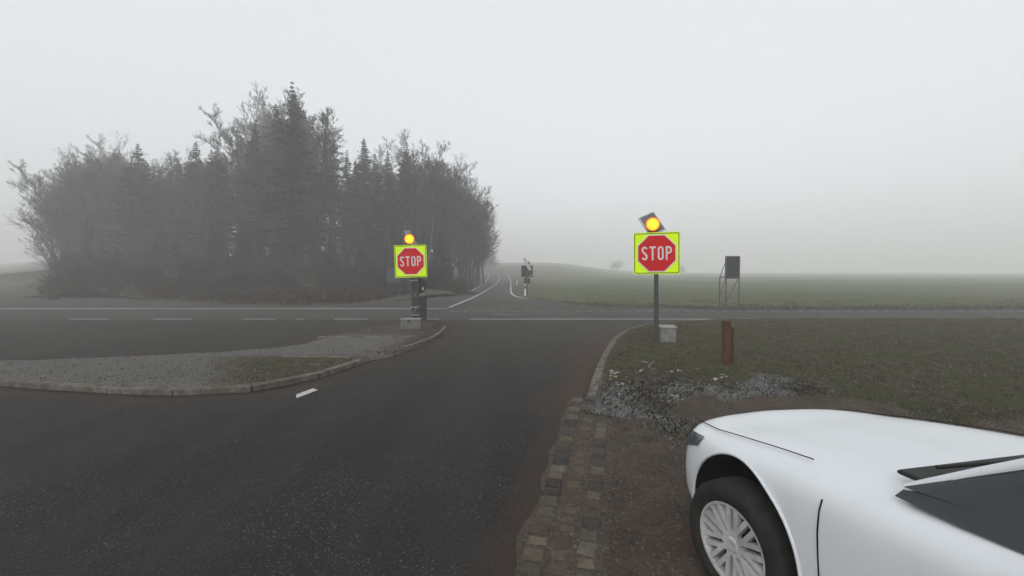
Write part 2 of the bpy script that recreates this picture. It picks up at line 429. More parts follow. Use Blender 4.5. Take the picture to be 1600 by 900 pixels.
for r in rows:
    for x in cols:
        e = edge_y(max(-159, min(169, x))); jag = .18 * noise.noise(Vector((x * 1.3, 0, 5))) if r == 0 else 0
        y = e + jag + r
        px = topx(x, y); cr_ = ss(690, 735, px) * (1 - ss(806, 832, px))
        z = H(x, y) - .07 * cr_ + .02 * (1 - cr_) * ss(.3, 1, r) + (1 - cr_) * (.012 + .05 * ss(0, 1.5, r) + .03 * noise.noise(Vector((x * .7, y * .7, 2))) * ss(.4, 2, r)) + .03 * ss(1, 4, r) * (1 - cr_)
        px = topx(x, y)
        brown = 1 - ss(.6, 2.2, r) * ss(770, 880, px)
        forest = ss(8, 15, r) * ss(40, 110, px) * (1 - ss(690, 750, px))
        if px > 860: brown *= .75
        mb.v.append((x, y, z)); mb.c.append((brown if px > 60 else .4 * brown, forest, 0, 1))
nc = len(cols)
for j in range(len(rows) - 1):
    for i in range(nc - 1): mb.f.append((j * nc + i, j * nc + i + 1, (j + 1) * nc + i + 1, (j + 1) * nc + i))
mb.m = [0] * len(mb.f)
tag(mb.build('field', M['field'], smooth=True), kind='structure')

# ground under and behind everything near (reaches back of the camera)
mb = MB(); mb.add([(-400, -60, -.3), (400, -60, -.3), (400, 90, -.3), (-400, 90, -.3)], [(0, 1, 2, 3)])
mb.c = [(0.3, 0, 0, 1)] * 4
tag(mb.build('ground', M['field']), kind='structure')

# side road winding away between wood and field
def ribbon_road(left, right, off, name, m, sub=2):
    mb = MB(); n = 60
    def at(pl, t):
        k = t * (len(pl) - 1); i = min(len(pl) - 2, int(k)); return pl[i].lerp(pl[i + 1], k - i)
    K = 6
    for i in range(n + 1):
        a, b = at(left, i / n), at(right, i / n)
        for k in range(K + 1):
            p = a.lerp(b, k / K); mb.v.append((p.x, p.y, H(p.x, p.y) + off))
    for i in range(n):
        for k in range(K): q = i * (K + 1) + k; mb.f.append((q, q + 1, q + K + 2, q + K + 1))
    mb.m = [0] * len(mb.f); return tag(mb.build(name, m), kind='structure')
def line_strip(pts, wd, off, mb, conv=True):
    pts = resample(pts, .8)
    for i in range(len(pts) - 1):
        a, b = pts[i], pts[i + 1]; d = (b - a); d.z = 0
        if d.length < 1e-5: continue
        n0 = Vector((-d.y, d.x, 0)).normalized() * wd / 2
        pa = pts[i - 1] if i else a; da = (b - pa); na = Vector((-da.y, da.x, 0)).normalized() * wd / 2
        pb = pts[i + 2] if i + 2 < len(pts) else b; db = (pb - a); nb = Vector((-db.y, db.x, 0)).normalized() * wd / 2
        q = [a - na, b - nb, b + nb, a + na]
        mb.add([(v.x, v.y, H(v.x, v.y) + off) for v in q], [(0, 1, 2, 3)])
roadL_px = [(640, 474), (700, 467), (728, 459.5), (748, 449), (760, 439), (764.5, 431), (761, 426.5), (756, 423.5)]
roadC_px = [(700, 482), (722, 473), (742, 464.5), (762, 453), (776, 443.5), (781, 434), (779.5, 428.5), (775, 425)]
roadR_px = [(870, 474), (835, 469), (809, 465.5), (797.5, 459), (798.5, 448), (798, 436), (793, 429), (786, 425.5)]
for mirr in (False,):
    f = (lambda q: PT(ML(q[0]), q[1])) if mirr else (lambda q: PT(*q))
    Lp, Cp, Rp = [smooth_line([f(q) for q in pl], 2) for pl in (roadL_px, roadC_px, roadR_px)]
    ribbon_road([p for p in Lp], [p for p in Rp], .016, 'side_road', M['asphalt_road'])
    if mirr: continue
    mb = MB(); line_strip([p for p in Lp if p.y > 33.5], .14, .03, mb); line_strip([p for p in Rp if p.y > 27.5], .14, .03, mb); line_strip(Cp[1:], .14, .03, mb)
    tag(mb.build('road_marking', M['paint']), kind='structure')
# cross-road lines
mb = MB()
yl = P(800, 482.3).y
def flat(x0, x1, y, wd, z=.010):
    n = max(1, int((x1 - x0) / 3))
    for i in range(n):
        a, b = x0 + (x1 - x0) * i / n, x0 + (x1 - x0) * (i + 1) / n
        mb.add([(a, y - wd / 2, z), (b, y - wd / 2, z), (b, y + wd / 2, z), (a, y + wd / 2, z)], [(0, 1, 2, 3)])
flat(-70, P(700, 482).x, yl, .2)
yl2 = P(800, 499).y
for a, b in ((463, 475), (522, 575), (625, 686)): flat(P(a, 499).x, P(b, 499).x, yl2, .12)
flat(P(733, 499).x, P(1138, 499).x, yl2 , .13); flat(P(1138, 499).x, 40, yl2, .13)
yd = P(800, 486.5).y
x = P(704, 486).x
while x < 26: flat(x, x + .28, yd, .07); x += .55
flat(P(770, 492).x, P(800, 492).x, P(800, 491.5).y, .07)
for a, b in ((380, 430), (240, 300), (110, 170)): flat(P(a, 499).x, P(b, 499).x, yl2, .12)
# short white dash bottom left
q = [P(463, 617), P(463, 623), P(497, 610), P(489, 607.5)]
mb.add([(v.x, v.y, .008) for v in (q[1], q[2], q[3], q[0])], [(0, 1, 2, 3)])
tag(mb.build('road_marking', M['paint']), kind='structure')

# ------------------------------------------------------------------ verges (soil and frosted grass)
def soil_h(x, y):
    n_ = noise.noise(Vector((x * 1.1, y * 1.1, 0))) * .02 + noise.noise(Vector((x * 5, y * 5, 0))) * .008
    up = ss(4.4, 6.5, y - .25 * (x - 1.2))
    dm = 0
    ck = min(abs(x - (.516 + .25 * (y - 2.49))), 3)
    return .022 + up * (.075 + n_ * 1.6) + (1 - up) * n_ * .5
def zone(x, y):                                 # grass, frost, gravel on the right-hand verge
    px, py = topx(x, y), 425 + 675 * CAMZ / max(y, .3)
    if px > 1138: px = 1138 - (px - 1138) * .3
    n_ = noise.noise(Vector((x * 1.6, y * 1.6, 9))) * 26 + noise.noise(Vector((x * .7, y * .7, 4))) * 14
    # dirt/grass border runs from (915,640) to (1100,700)
    lim = 640 + max(0, (px - 925)) * .33 + n_
    g = 1 - ss(lim - 12, lim + 10, py)
    fr = ss(590, 618, py + n_ * .8) * g
    patch = ss(1, .75, math.hypot((px - 1105) / 62, (py - 650) / 28) + n_ * .008)
    g *= 1 - patch; fr *= 1 - patch
    fr *= 1 - .8 * ss(1150, 1350, topx(x, y))
    return max(0, g), max(0, fr)
def sheet(poly, hf, cf, name, m, step_near=.11, step_far=.3, split=8.0):
    bd = resample(poly, .15, True); pts = [Vector((p.x, p.y)) for p in bd]; nb = len(pts)
    x0, x1 = min(p.x for p in poly), max(p.x for p in poly); y0, y1 = min(p.y for p in poly), max(p.y for p in poly)
    r2 = random.Random(3)
    y = y0
    while y < y1:
        st = step_near if 0 < y < split else step_far
        x = x0
        while x < x1:
            q = (x + r2.uniform(-.3, .3) * st, y + r2.uniform(-.3, .3) * st)
            if inside(q, poly) and segdist(q, poly, True) > st * .4: pts.append(Vector(q))
            x += st
        y += st
    out = geometry.delaunay_2d_cdt(pts, [(i, (i + 1) % nb) for i in range(nb)], [list(range(nb))], 1, 1e-5)
    vs, fs = out[0], out[2]
    mb = MB()
    for v in vs:
        mb.v.append((v.x, v.y, hf(v.x, v.y))); mb.c.append((*cf(v.x, v.y), 1))
    mb.f = [tuple(f) for f in fs]; mb.m = [0] * len(mb.f)
    o = mb.build(name, m, smooth=True)
    bm = bmesh.new(); bm.from_mesh(o.data); bmesh.ops.recalc_face_normals(bm, faces=bm.faces)
    if sum(f.normal.z for f in bm.faces) < 0: bmesh.ops.reverse_faces(bm, faces=bm.faces)
    bm.to_mesh(o.data); bm.free()
    return tag(o, kind='structure')
sheet(soil_poly, soil_h, lambda x, y: (*zone(x, y), .15 * (1 - zone(x, y)[0])), 'soil_verge', M['soil'])
def isl_h(x, y):
    d = segdist((x, y), isl_poly, True)
    return .012 + .085 * ss(0, .35, d) + noise.noise(Vector((x * 3, y * 3, 1))) * .012
def isl_c(x, y):
    px, py = topx(x, y), 425 + 675 * CAMZ / y
    if px < 463: px = 463 + (463 - px) * .1
    grass = (1 - ss(560, 590, px)) * ss(564, 570, py) * ss(300, 430, topx(x, y))
    gravel = ss(525, 533, py) * (1 - ss(560, 568, py) * ss(300, 430, topx(x, y))) * (1 - ss(600, 660, px))
    return (grass, .35 * gravel + .2 * grass, .9 * gravel + .15)
sheet(isl_poly, isl_h, isl_c, 'island_ground', M['soil'], .12, .2)

# kerb stones
def kerb_run(poly, name, wd=.13, top=.11, L=.7, inset=.0):
    pts = resample(poly, .02); mb = MB(); acc = [pts[0]]; d = 0
    runs = []
    for a, b in zip(pts, pts[1:]):
        d += (b - a).length; acc.append(b)
        if d >= L: runs.append(acc); acc = [b]; d = 0
    if len(acc) > 4: runs.append(acc)
    for r in runs:
        a, b = r[0], r[-1]; dv = (b - a); ln = dv.length - .012
        if ln < .05: continue
        c = (a + b) / 2; ang = math.atan2(dv.y, dv.x)
        Mx = Matrix.Translation((c.x, c.y, top / 2 + rnd.uniform(-.006, .006))) @ Matrix.Rotation(ang + rnd.uniform(-.01, .01), 4, 'Z')
        mb.box(0, 0, 0, ln, wd, top, Mx, .012)
    return tag(mb.build(name, M['kerb']), kind='structure')
kerb_run(kerb_all, 'kerb')
kerb_run([p for p in isl_low if -9 < p.x < P(566, 567).x], 'kerb', .14, .095, 1.0)
kerb_run([P(566 - 0, 560), P(640, 545), P(676, 531), P(692, 520), P(695, 513)], 'kerb', .10, .085, .5)
kerb_run([P(497, 532.5), P(560, 532.8), P(655, 532.4)], 'kerb', .07, .125, .9)
kerb_run([P(440, 565.5), P(500, 566), P(548, 566.4)], 'kerb', .07, .125, .8)

# gutter of stone setts
mb = MB()
def band_x(y, t): return (.03 + .233 * (y - 2.49)) * (1 - t) + (.516 + .25 * (y - 2.49)) * t
y = -1.5
tints = [tuple(a * k for a, k in zip(q, (.98, .90, .80))) for q in [(.115, .112, .10), (.085, .082, .075), (.10, .09, .072), (.038, .042, .046), (.13, .12, .10), (.07, .06, .05), (.05, .052, .052)]]
for col, (t0, t1) in enumerate(((.0, .33), (.36, .66), (.69, 1.0))):
    y = -1.5
    while y < (5.9 if col == 0 else 5.25):
        ln = rnd.uniform(.11, .165); yc = y + ln / 2; xa, xb = band_x(yc, t0), band_x(yc, t1)
        wd = (xb - xa) - rnd.uniform(.012, .03); t = rnd.choice(tints)
        if col == 1: t = rnd.choice(((.082, .062, .045), (.095, .074, .055), (.07, .055, .042)))
        k = rnd.uniform(.8, 1.2)
        Mx = Matrix.Translation(((xa + xb) / 2 + rnd.uniform(-.008, .008), yc, rnd.uniform(-.006, .004) - (.008 if col == 1 else 0) + .005)) @ Matrix.Rotation(-.24 + math.pi / 2 + rnd.uniform(-.13, .13), 4, 'Z') @ Matrix.Rotation(rnd.uniform(-.09, .09), 4, 'X') @ Matrix.Rotation(rnd.uniform(-.09, .09), 4, 'Y')
        n0 = len(mb.v); mb.box(0, 0, 0, ln - rnd.uniform(.012, .03), wd * rnd.uniform(.86, 1.0), .07, Mx, .014)
        mb.c += [(t[0] * k, t[1] * k, t[2] * k, 1)] * (len(mb.v) - n0)
        y += ln
tag(mb.build('sett_gutter', M['sett'], smooth=False), kind='structure')
bed = MB()
for i in range(60):
    ya, yb = -1.6 + i * .125, -1.6 + (i + 1) * .125
    ja, jb = [-.06 - .16 * noise.noise(Vector((q * 2.3, 0, 4))) - .08 * noise.noise(Vector((q * 9, 0, 4))) for q in (ya, yb)]
    bed.add([(band_x(ya, ja), ya, .008), (band_x(ya, ja + .07), ya, .026), (band_x(ya, 1.12), ya, .026), (band_x(yb, 1.12), yb, .026), (band_x(yb, jb + .07), yb, .026), (band_x(yb, jb), yb, .008)], [(0, 1, 4, 5), (1, 2, 3, 4)])
bed.c = [(0, 0, .3, 1)] * len(bed.v)
tag(bed.build('gutter_bed', M['soil']), kind='structure')

# ------------------------------------------------------------------ grass
def tufts(name, n, sampler, mats, hmin, hmax, wd, blades=5, spread=.05, lean=.5):
    mb = MB(); r = random.Random(hash(name) % 1000 if False else len(name) * 17 + n)
    for _ in range(n):
        s = sampler(r)
        if s is None: continue
        x, y, z, mi, k = s
        for b in range(blades):
            a = r.uniform(0, 6.283); h = r.uniform(hmin, hmax) * k; l = r.uniform(.15, 1) * lean * h
            bx, by = x + r.gauss(0, spread), y + r.gauss(0, spread); a2 = a + r.uniform(1, 2)
            dx, dy = math.cos(a2) * wd / 2, math.sin(a2) * wd / 2
            mb.add([(bx - dx, by - dy, z - .01), (bx + dx, by + dy, z - .01), (bx + math.cos(a) * l * .4 + dx * .7, by + math.sin(a) * l * .4 + dy * .7, z + h * .6), (bx + math.cos(a) * l, by + math.sin(a) * l, z + h * .85)], [(0, 1, 2, 3)], mi)
    o = mb.build(name, mats); return tag(o, kind='stuff')
bx0, bx1 = 1.0, 11.5
def s_verge(r):
    y = 4.2 + (15.6 - 4.2) * r.random() ** 1.35; px = r.uniform(900, 1640); x = (px - 800) / 675 * y
    if not inside((x, y), soil_poly) or segdist((x, y), kerb_all) < .12: return None
    g, f = zone(x, y)
    if r.random() > g + .02: return None
    n_ = noise.noise(Vector((x * 1.3, y * 1.3, 7)))
    if f > .3: mi = 2 if r.random() < .42 + n_ * .8 else (3 if r.random() < .75 else 1)
    else: mi = 0 if r.random() < .45 + n_ * .8 else (1 if r.random() < .6 else (2 if r.random() < .22 else 3))
    return x, y, soil_h(x, y), mi, (1.15 if f > .4 else .8) * (1 + .4 * n_)
tag(tufts('frosted_grass', 52000, s_verge, [M['green'], M['dead'], M['frost'], M['darkgrass']], .018, .055, .0052, 5, .04, 1.2),
    'low frosted grass and straw covering the verge around the right sign', 'grass')
def s_isl(r):
    p = P(r.uniform(-60, 600), r.uniform(512, 618)); x, y = p.x, p.y
    if not inside((x, y), isl_poly) or segdist((x, y), isl_poly, True) < .12: return None
    c = isl_c(x, y)
    if r.random() > .05 + c[0]: return None
    return x, y, isl_h(x, y), (0 if r.random() < .5 else (1 if r.random() < .8 else 2)), .7
tag(tufts('island_grass', 24000, s_isl, [M['green'], M['dead'], M['frost']], .02, .06, .009, 4, .04, 1), 'short grass growing behind the kerb of the left traffic island', 'grass')
# dead grass along the wood and rough fringe of the field
def s_wood(r):
    px = r.uniform(70, 742); d = r.uniform(0, 1) ** 1.3 * 9; 
    x = (px - 800) / 675 * 23; y = edge_y(x) + .3 + d; x = (px - 800) / 675 * y
    if y < edge_y(x) + .25: return None
    if px > 690 and y > 34: return None
    k = ss(0, 2.5, y - edge_y(x)) * (.5 + .9 * (noise.noise(Vector((x * .5, y * .5, 3))) + .5)) + .12
    mi = 0 if r.random() < .6 else (1 if r.random() < .6 else 2)
    if px > 640 and r.random() < .4: mi = 1
    return x, y, H(x, y), mi, k
tag(tufts('dry_grass', 20000, s_wood, [M['bush'], M['bush_red'], M['dead']], .15, .5, .014, 5, .18, .7), 'tall dry brown grass along the foot of the wood', 'grass')
def s_field(r):
    px = r.uniform(832, 1620); x = (px - 800) / 675 * 21; y = edge_y(x) + .1 + r.random() ** 2 * 5; x = (px - 800) / 675 * y
    if y < edge_y(x) + .05: return None
    return x, y, H(x, y) + .02, (0 if r.random() < .35 else 1 if r.random() < .5 else (2 if r.random() < .45 else 3)), .5 + .8 * abs(noise.noise(Vector((x * .8, y, 0)))) 
tag(tufts('field_margin_grass', 9000, s_field, [M['green'], M['dead'], M['frost'], M['darkgrass']], .06, .22, .02, 4, .12, .7), 'rough frosty grass on the field margin beyond the cross road', 'grass')
# fallen leaves and frost clods
mb = MB(); r = random.Random(5)
for _ in range(5200):
    y = 2.0 + 9 * r.random() ** 1.5; px = r.uniform(895, 1300); x = (px - 800) / 675 * y
    if not inside((x, y), soil_poly) : continue
    if segdist((x, y), kerb_all) > 1.2 and r.random() < .55: continue
    z = soil_h(x, y) + .012; a = r.uniform(0, 6.28); s_ = r.uniform(.008, .02)
    Mx = Matrix.Translation((x, y, z)) @ Matrix.Rotation(a, 4, 'Z') @ Matrix.Rotation(r.uniform(-.5, .5), 4, 'X')
    mb.add([Mx @ Vector(v) for v in ((-s_, 0, 0), (0, -s_ * .6, 0), (s_, 0, .004), (0, s_ * .6, 0))], [(0, 1, 2, 3)])
p_ = [P(q[0], q[1]) for q in isl_px[3:9]]
for _ in range(1800):
    k = r.random() * (len(p_) - 1); i = int(k); q = p_[i].lerp(p_[i + 1], k - i); x, y = q.x + r.gauss(-.15, .22), q.y + r.gauss(.05, .25)
    z = (isl_h(x, y) if inside((x, y), isl_poly) else 0) + .012; a = r.uniform(0, 6.28); s_ = r.uniform(.012, .03)
    Mx = Matrix.Translation((x, y, z)) @ Matrix.Rotation(a, 4, 'Z') @ Matrix.Rotation(r.uniform(-.5, .5), 4, 'X')
    mb.add([Mx @ Vector(v) for v in ((-s_, 0, 0), (0, -s_ * .6, 0), (s_, 0, .004), (0, s_ * .6, 0))], [(0, 1, 2, 3)])
tag(mb.build('fallen_leaves', M['leaf']), 'small brown leaves scattered over soil and island edge', 'leaves', kind='stuff')
mb = MB()
def clod(x, y, s_):
    bm = bmesh.new(); bmesh.ops.create_icosphere(bm, subdivisions=2, radius=s_)
    vs = [Vector((x + v.co.x * (1 + .5 * noise.noise(v.co * 40 + Vector((x * 9, 0, 0)))), y + v.co.y * (1 + .6 * noise.noise(v.co * 35)), soil_h(x, y) + .012 + v.co.z * .32)) for v in bm.verts]
    mb.add(vs, [tuple(v.index for v in f.verts) for f in bm.faces]); bm.free()
for _ in range(140):
    px = r.uniform(935, 1138); py = r.choice((r.gauss(600, 14), r.gauss(640, 20))); q = P(px, py)
    if inside((q.x, q.y), soil_poly) and segdist((q.x, q.y), kerb_all) > .25 and zone(q.x, q.y)[0] > .5 and noise.noise(Vector((q.x * 1.7, q.y * 1.7, 12))) > .12:
        clod(q.x, q.y, r.uniform(.008, .022))
for px, py, n in ((1016, 579, 6), (962, 592, 7), (958, 600, 5), (970, 612, 6), (1110, 613, 9), (1055, 590, 3), (996, 588, 3), (975, 628, 5), (1050, 628, 4), (1125, 600, 5)):
    for _ in range(n):
        q = P(px + r.gauss(0, 5), py + r.gauss(0, 2)); clod(q.x, q.y, r.uniform(.018, .036))
tag(mb.build('frost_clods', M['frostclod'], smooth=True), 'white crusts of frost lying in the verge grass', 'frost', kind='stuff')

# ------------------------------------------------------------------ stop signs
def rrect(wd, ht, rad, cx=0, cz=0, n=5):
    pts = []
    for (sx, sz, a0) in ((1, -1, -90), (1, 1, 0), (-1, 1, 90), (-1, -1, 180)):
        for i in range(n + 1):
            a = R(a0 + 90 * i / n); pts.append((cx + sx * (wd / 2 - rad) + rad * math.cos(a), cz + sz * (ht / 2 - rad) + rad * math.sin(a)))
    return pts
def octagon(wd, ht, cz=0):
    return [(wd / 2 * math.cos(R(22.5 + 45 * i)) / math.cos(R(22.5)), cz + ht / 2 * math.sin(R(22.5 + 45 * i)) / math.cos(R(22.5))) for i in range(8)]
def letters(mb, cz, lh, lw, gap, st, y0, y1):
    tot = lw * 4 + gap * 3; x = -tot / 2; h = lh / 2; hw = lw / 2 - st / 2; hh = h - st / 2; rr = hw * .95
    def arc(cx, cy, r_, a0, a1, n=6, ry=None): return [(cx + r_ * math.cos(R(a0 + (a1 - a0) * i / n)), cy + (ry or r_) * math.sin(R(a0 + (a1 - a0) * i / n))) for i in range(n + 1)]
    cx = x + lw / 2                                   # S
    q = hh / 2
    s_ = arc(cx, cz + hh - rr, rr, 5, 90) + arc(cx, cz + hh - rr, rr, 90, 180)[1:] + [(cx - rr * .93, cz + q * .75), (cx - rr * .55, cz + q * .35), (cx + rr * .55, cz - q * .35), (cx + rr * .93, cz - q * .75)] + arc(cx, cz - hh + rr, rr, 0, -90) + arc(cx, cz - hh + rr, rr, -90, -175)[1:]
    mb.ribbon(s_, st, y0, y1)
    cx += lw + gap                                    # T
    mb.ribbon([(cx - lw / 2, cz + hh), (cx + lw / 2, cz + hh)], st, y0, y1); mb.ribbon([(cx, cz + hh - st / 2), (cx, cz - h)], st, y0, y1)
    cx += lw + gap                                    # O
    mb.ribbon(arc(cx, cz + hh - rr, rr, 0, 180, 10) + arc(cx, cz - hh + rr, rr, 180, 360, 10), st, y0, y1, True)
    cx += lw + gap                                    # P
    rp = hh * .52 / 1.0
    rp = min(rp, lw * .5)
    mb.ribbon([(cx - lw / 2 + st / 2, cz - h), (cx - lw / 2 + st / 2, cz + h)], st, y0, y1)
    mb.ribbon([(cx - lw / 2 + st, cz + hh), (cx + hw - rp * .8, cz + hh)] + arc(cx + hw - rp * .8, cz + hh - rp, rp * .8, 90, -90, 8, rp)[1:] + [(cx - lw / 2 + st, cz + hh - 2 * rp)], st, y0, y1)

def stop_sign(loc, rz, tilt, label, bw=1.0, bh=.96, zb=1.62, ow=.86, oh=.86, two_poles=False, panel=('wide', 0), lampx=-.04, group='flashing stop signs', pole_r=.05, lamp_r=.155, lean=0):
    root = empty('stop_sign', loc, rz); root.rotation_euler = (0, R(tilt), rz)
    tag(root, label, 'stop sign', group)
    top = zb + bh; cz = zb + bh / 2
    mb = MB()
    mb.tube((0, pole_r + .02, -.1), (0, pole_r + .02, top - .05), pole_r, pole_r, 16)
    mb.build('pole', M['pole'], root, smooth=False)
    if two_poles:
        mb = MB(); mb.tube((.13, .06, -.1), (.13, .06, top - .1), pole_r * .8, pole_r * .8, 12); mb.build('pole', M['pole'], root)
        for z in (.3, .55, 1.4):
            mb = MB(); mb.box(.065, .0, z, .26, .03, .04); mb.build('bracket', M['grey_metal'], root)
        mb = MB(); mb.tube((0, -.02, .3), (.13, -.02, .55), .012, .012, 6); mb.build('brace', M['grey_metal'], root)
    mb = MB(); mb.prism(rrect(bw, bh, .035, 0, cz), -.028, .0)
    bd = mb.build('sign_board', M['lime'], root)
    mb = MB(); mb.ribbon(rrect(bw - .055, bh - .055, .03, 0, cz), .017, -.0305, -.027, True); mb.build('border_line', M['black'], bd)
    mb = MB(); mb.prism(rrect(bw - .02, bh - .02, .03, 0, cz), .0005, .012); mb.build('board_back', M['dark_metal'], bd)
    for z in (cz - bh * .28, cz + bh * .28):
        mb = MB(); mb.box(0, .016, z, .34, .008, .04); mb.build('clamp', M['grey_metal'], root)
    mb = MB(); mb.prism(octagon(ow, oh, cz), -.034, -.028); oc = mb.build('octagon', M['white'], bd)
    mb = MB(); mb.prism(octagon(ow - .05, oh - .05, cz), -.037, -.034); mb.build('red_field', M['red'], oc)
    k = ow / .86
    mb = MB(); letters(mb, cz, .315, .135 * k, .042 * k, .040, -.0405, -.037); mb.build('lettering', M['white'], oc)
    # flashing lamp
    lz = top + lamp_r + .035
    mb = MB(); mb.tube((lampx, .0, lz), (lampx, .12, lz), lamp_r * 1.03, lamp_r * .75, 28); mb.tube((lampx, .06, top - .1), (lampx, .06, lz), .025, .025, 8)
    lp = mb.build('warning_lamp', M['housing'], root)
    mb = MB(); mb.tube((lampx, -.012, lz), (lampx, 0.0, lz), lamp_r * .97, lamp_r * 1.02, 32); mb.build('lamp_ring', M['amber_rim'], lp)
    mb = MB(); mb.tube((lampx, -.022, lz), (lampx, -.012, lz), lamp_r * .86, lamp_r * .90, 32); mb.build('lens', M['amber'], lp)
    mb = MB(); mb.tube((lampx, -.030, lz), (lampx, -.022, lz), lamp_r * .60, lamp_r * .66, 24); mb.build('bulb', M['amber_core'], lp)
    # solar panel, leaning
    kind, yaw = panel
    ph = .56
    W = .40 if kind == 'wide' else .42
    mb = MB(); mb.box(0, 0, 0, W, .035, ph)
    pr = empty('tmp'); bpy.data.objects.remove(pr)
    po = mb.build('solar_panel', M['frame'], root)
    po.location = (lampx + (.0 if kind == 'wide' else .02), .2, top + .22)
    e = (Matrix.Rotation(R(lean), 4, 'Y') @ Matrix.Rotation(R(yaw), 4, 'Z') @ Matrix.Rotation(R(-22 if kind == 'wide' else 0), 4, 'X'))
    po.rotation_euler = e.to_euler()
    mb = MB(); mb.box(0, .019, 0, W - .04, .004, ph - .04); mb.box(0, -.019, 0, W - .05, .004, ph - .05); mb.build('solar_cells', M['panel'], po)
    mb = MB(); mb.box(lampx, .13, top + .05, .05, .12, .05); mb.build('panel_arm', M['grey_metal'], root)
    return root
pR = P(1026, 543); pL = P(651, 511)
stop_sign((pR.x - .0, pR.y, .08), R(-13), -.8, 'large stop sign on single pole in right verge beside grey box', bw=1.02, bh=.96, zb=1.62, lean=-24, lampx=-.08, panel=('wide', 14))
stop_sign((pL.x - .11, pL.y, .08), R(4), -1.6, 'small stop sign on twin poles above white perforated box on island', bw=1.0, bh=1.02, zb=1.50, lean=-28, two_poles=True, panel=('edge', 78), lampx=-.02)
bpy.context.view_layer.update()

# ------------------------------------------------------------------ boxes at the sign feet
p = P(1045, 541)
root = empty('battery_box', (p.x, p.y + .1, .08), R(-10)); tag(root, 'plain grey battery box with ribbed lid beside right sign pole', 'box')
mb = MB(); mb.box(0, 0, .18, .33, .30, .36, None, .012); mb.build('box_body', M['box_grey'], root)
mb = MB(); mb.box(0, 0, .375, .38, .35, .03, None, .008)
for i in range(7): mb.box(-.15 + .05 * i, 0, .396, .024, .33, .014)
mb.build('lid', M['box_white'], root)
mb = MB(); mb.box(.03, -.156, .30, .04, .012, .06); mb.build('latch', M['grey_metal'], root)
p = P(642, 519)
root = empty('battery_box', (p.x, p.y + .05, .045), R(6)); root.scale = (.93, .93, .93); tag(root, 'white perforated battery box at foot of twin sign poles', 'box')
mb = MB(); mb.box(0, 0, .20, .58, .40, .29, None, .01); mb.build('box_body', M['box_grey'], root)
mb = MB()
for j in range(6):
    for i in range(16): mb.box(-.26 + i * .034 + (j % 2) * .017, -.2025, .085 + j * .045, .015, .006, .018)
for j in range(4): mb.box(.2915, 0, .09 + j * .07, .006, .25, .03)
mb.build('perforation', M['black'], root)
mb = MB(); mb.box(0, 0, .36, .61, .43, .025, None, .006); mb.build('lid', M['box_grey'], root)
mb = MB(); mb.box(-.06, -.212, .32, .06, .016, .075); mb.build('latch', M['dark_metal'], root)
for sx in (-.22, .22):
    mb = MB(); mb.box(sx, 0, .028, .07, .36, .056); mb.build('foot', M['kerb'], root)

# ------------------------------------------------------------------ signs seen from behind
def disc(mb, cx, cz, r_, y0, y1, n=36): return mb.prism([(cx + r_ * math.cos(2 * math.pi * i / n), cz + r_ * math.sin(2 * math.pi * i / n)) for i in range(n)], y0, y1)
p = P(654, 503)
root = empty('round_sign', (p.x, p.y, .05)); tag(root, 'dark round sign and tall plate seen from behind, behind the twin poles', 'road sign')
mb = MB(); mb.tube((0, 0, 0), (0, 0, 1.6), .03, .03, 10); mb.build('pole', M['pole'], root)
mb = MB(); disc(mb, .0, 1.22, .29, .02, .035); d = mb.build('round_plate', M['dark_metal'], root)
mb = MB(); mb.box(.16, .016, 1.12, .05, .004, .09); mb.build('sticker', M['white'], d)
mb = MB(); mb.box(.06, .03, .42, .44, .02, .82); mb.build('tall_plate', M['dark_metal'], root)
for a_ in ((0, .0, .92, .36, .05, .03), (0, 0, .5, .12, .05, .03)):
    mb = MB(); mb.box(*a_); mb.build('bracket', M['grey_metal'], root)
p = P(616, 470)
root = empty('board_sign', (p.x, p.y, H(p.x, p.y))); tag(root, 'dark rectangular board behind the left side of the twin-pole stop sign', 'road sign')
k = p.y / 675
zc = CAMZ + (425 - 429) * k - H(p.x, p.y)
mb = MB(); mb.box(0, 0, zc, 22 * k, .05, 24 * k); b_ = mb.build('board', mat('board_blue', (.045, .055, .07), None, 4, .5), root)
mb = MB(); mb.ribbon(rrect(21.5 * k, 23.5 * k, .02, 0, zc), .03, -.04, -.02, True); mb.build('board_frame', M['pole'], b_)
for sx in (-.3, .3):
    mb = MB(); mb.tube((sx, .05, 0), (sx, .05, zc + .3), .03, .03, 8); mb.build('pole', M['pole'], root)

def back_sign(px, py, label, wd=.80, grp=None, zz=0):
    p = PT(px, py); k = p.y / 675
    root = empty('stop_sign', (p.x, p.y, p.z - .02)); tag(root, label, 'stop sign', grp)
    zc = CAMZ - p.z + (425 - 423.5) * k
    mb = MB(); mb.tube((.0, 0, 0), (.0, 0, zc + .45), .045, .045, 10); mb.build('pole', M['pole'], root)
    mb = MB(); mb.prism(rrect(wd, .82, .04, 0, zc), .05, .07); b = mb.build('sign_board', M['dark_metal'], root)
    mb = MB(); mb.box(.27 * wd / .8, .045, zc - .28, .09, .006, .09); mb.build('sticker', M['frame'], b)
    mb = MB(); mb.prism(rrect(wd * .55, .38, .03, 0, zc - .66), .05, .065); mb.build('small_plate', M['dark_metal'], root)
    mb = MB(); mb.box(0, 0, 0, .20, .05, .95); o = mb.build('solar_panel', M['frame'], root); o.location = (0.0, -.06, zc + .5); o.rotation_euler = (0, R(-28), 0)
    mb = MB(); mb.tube((.08, -.02, zc + .56), (.08, .1, zc + .56), .12, .12, 16); mb.build('warning_lamp', M['housing'], root)
    return root
back_sign(823.5, 464, 'stop sign seen from behind at junction with winding road')

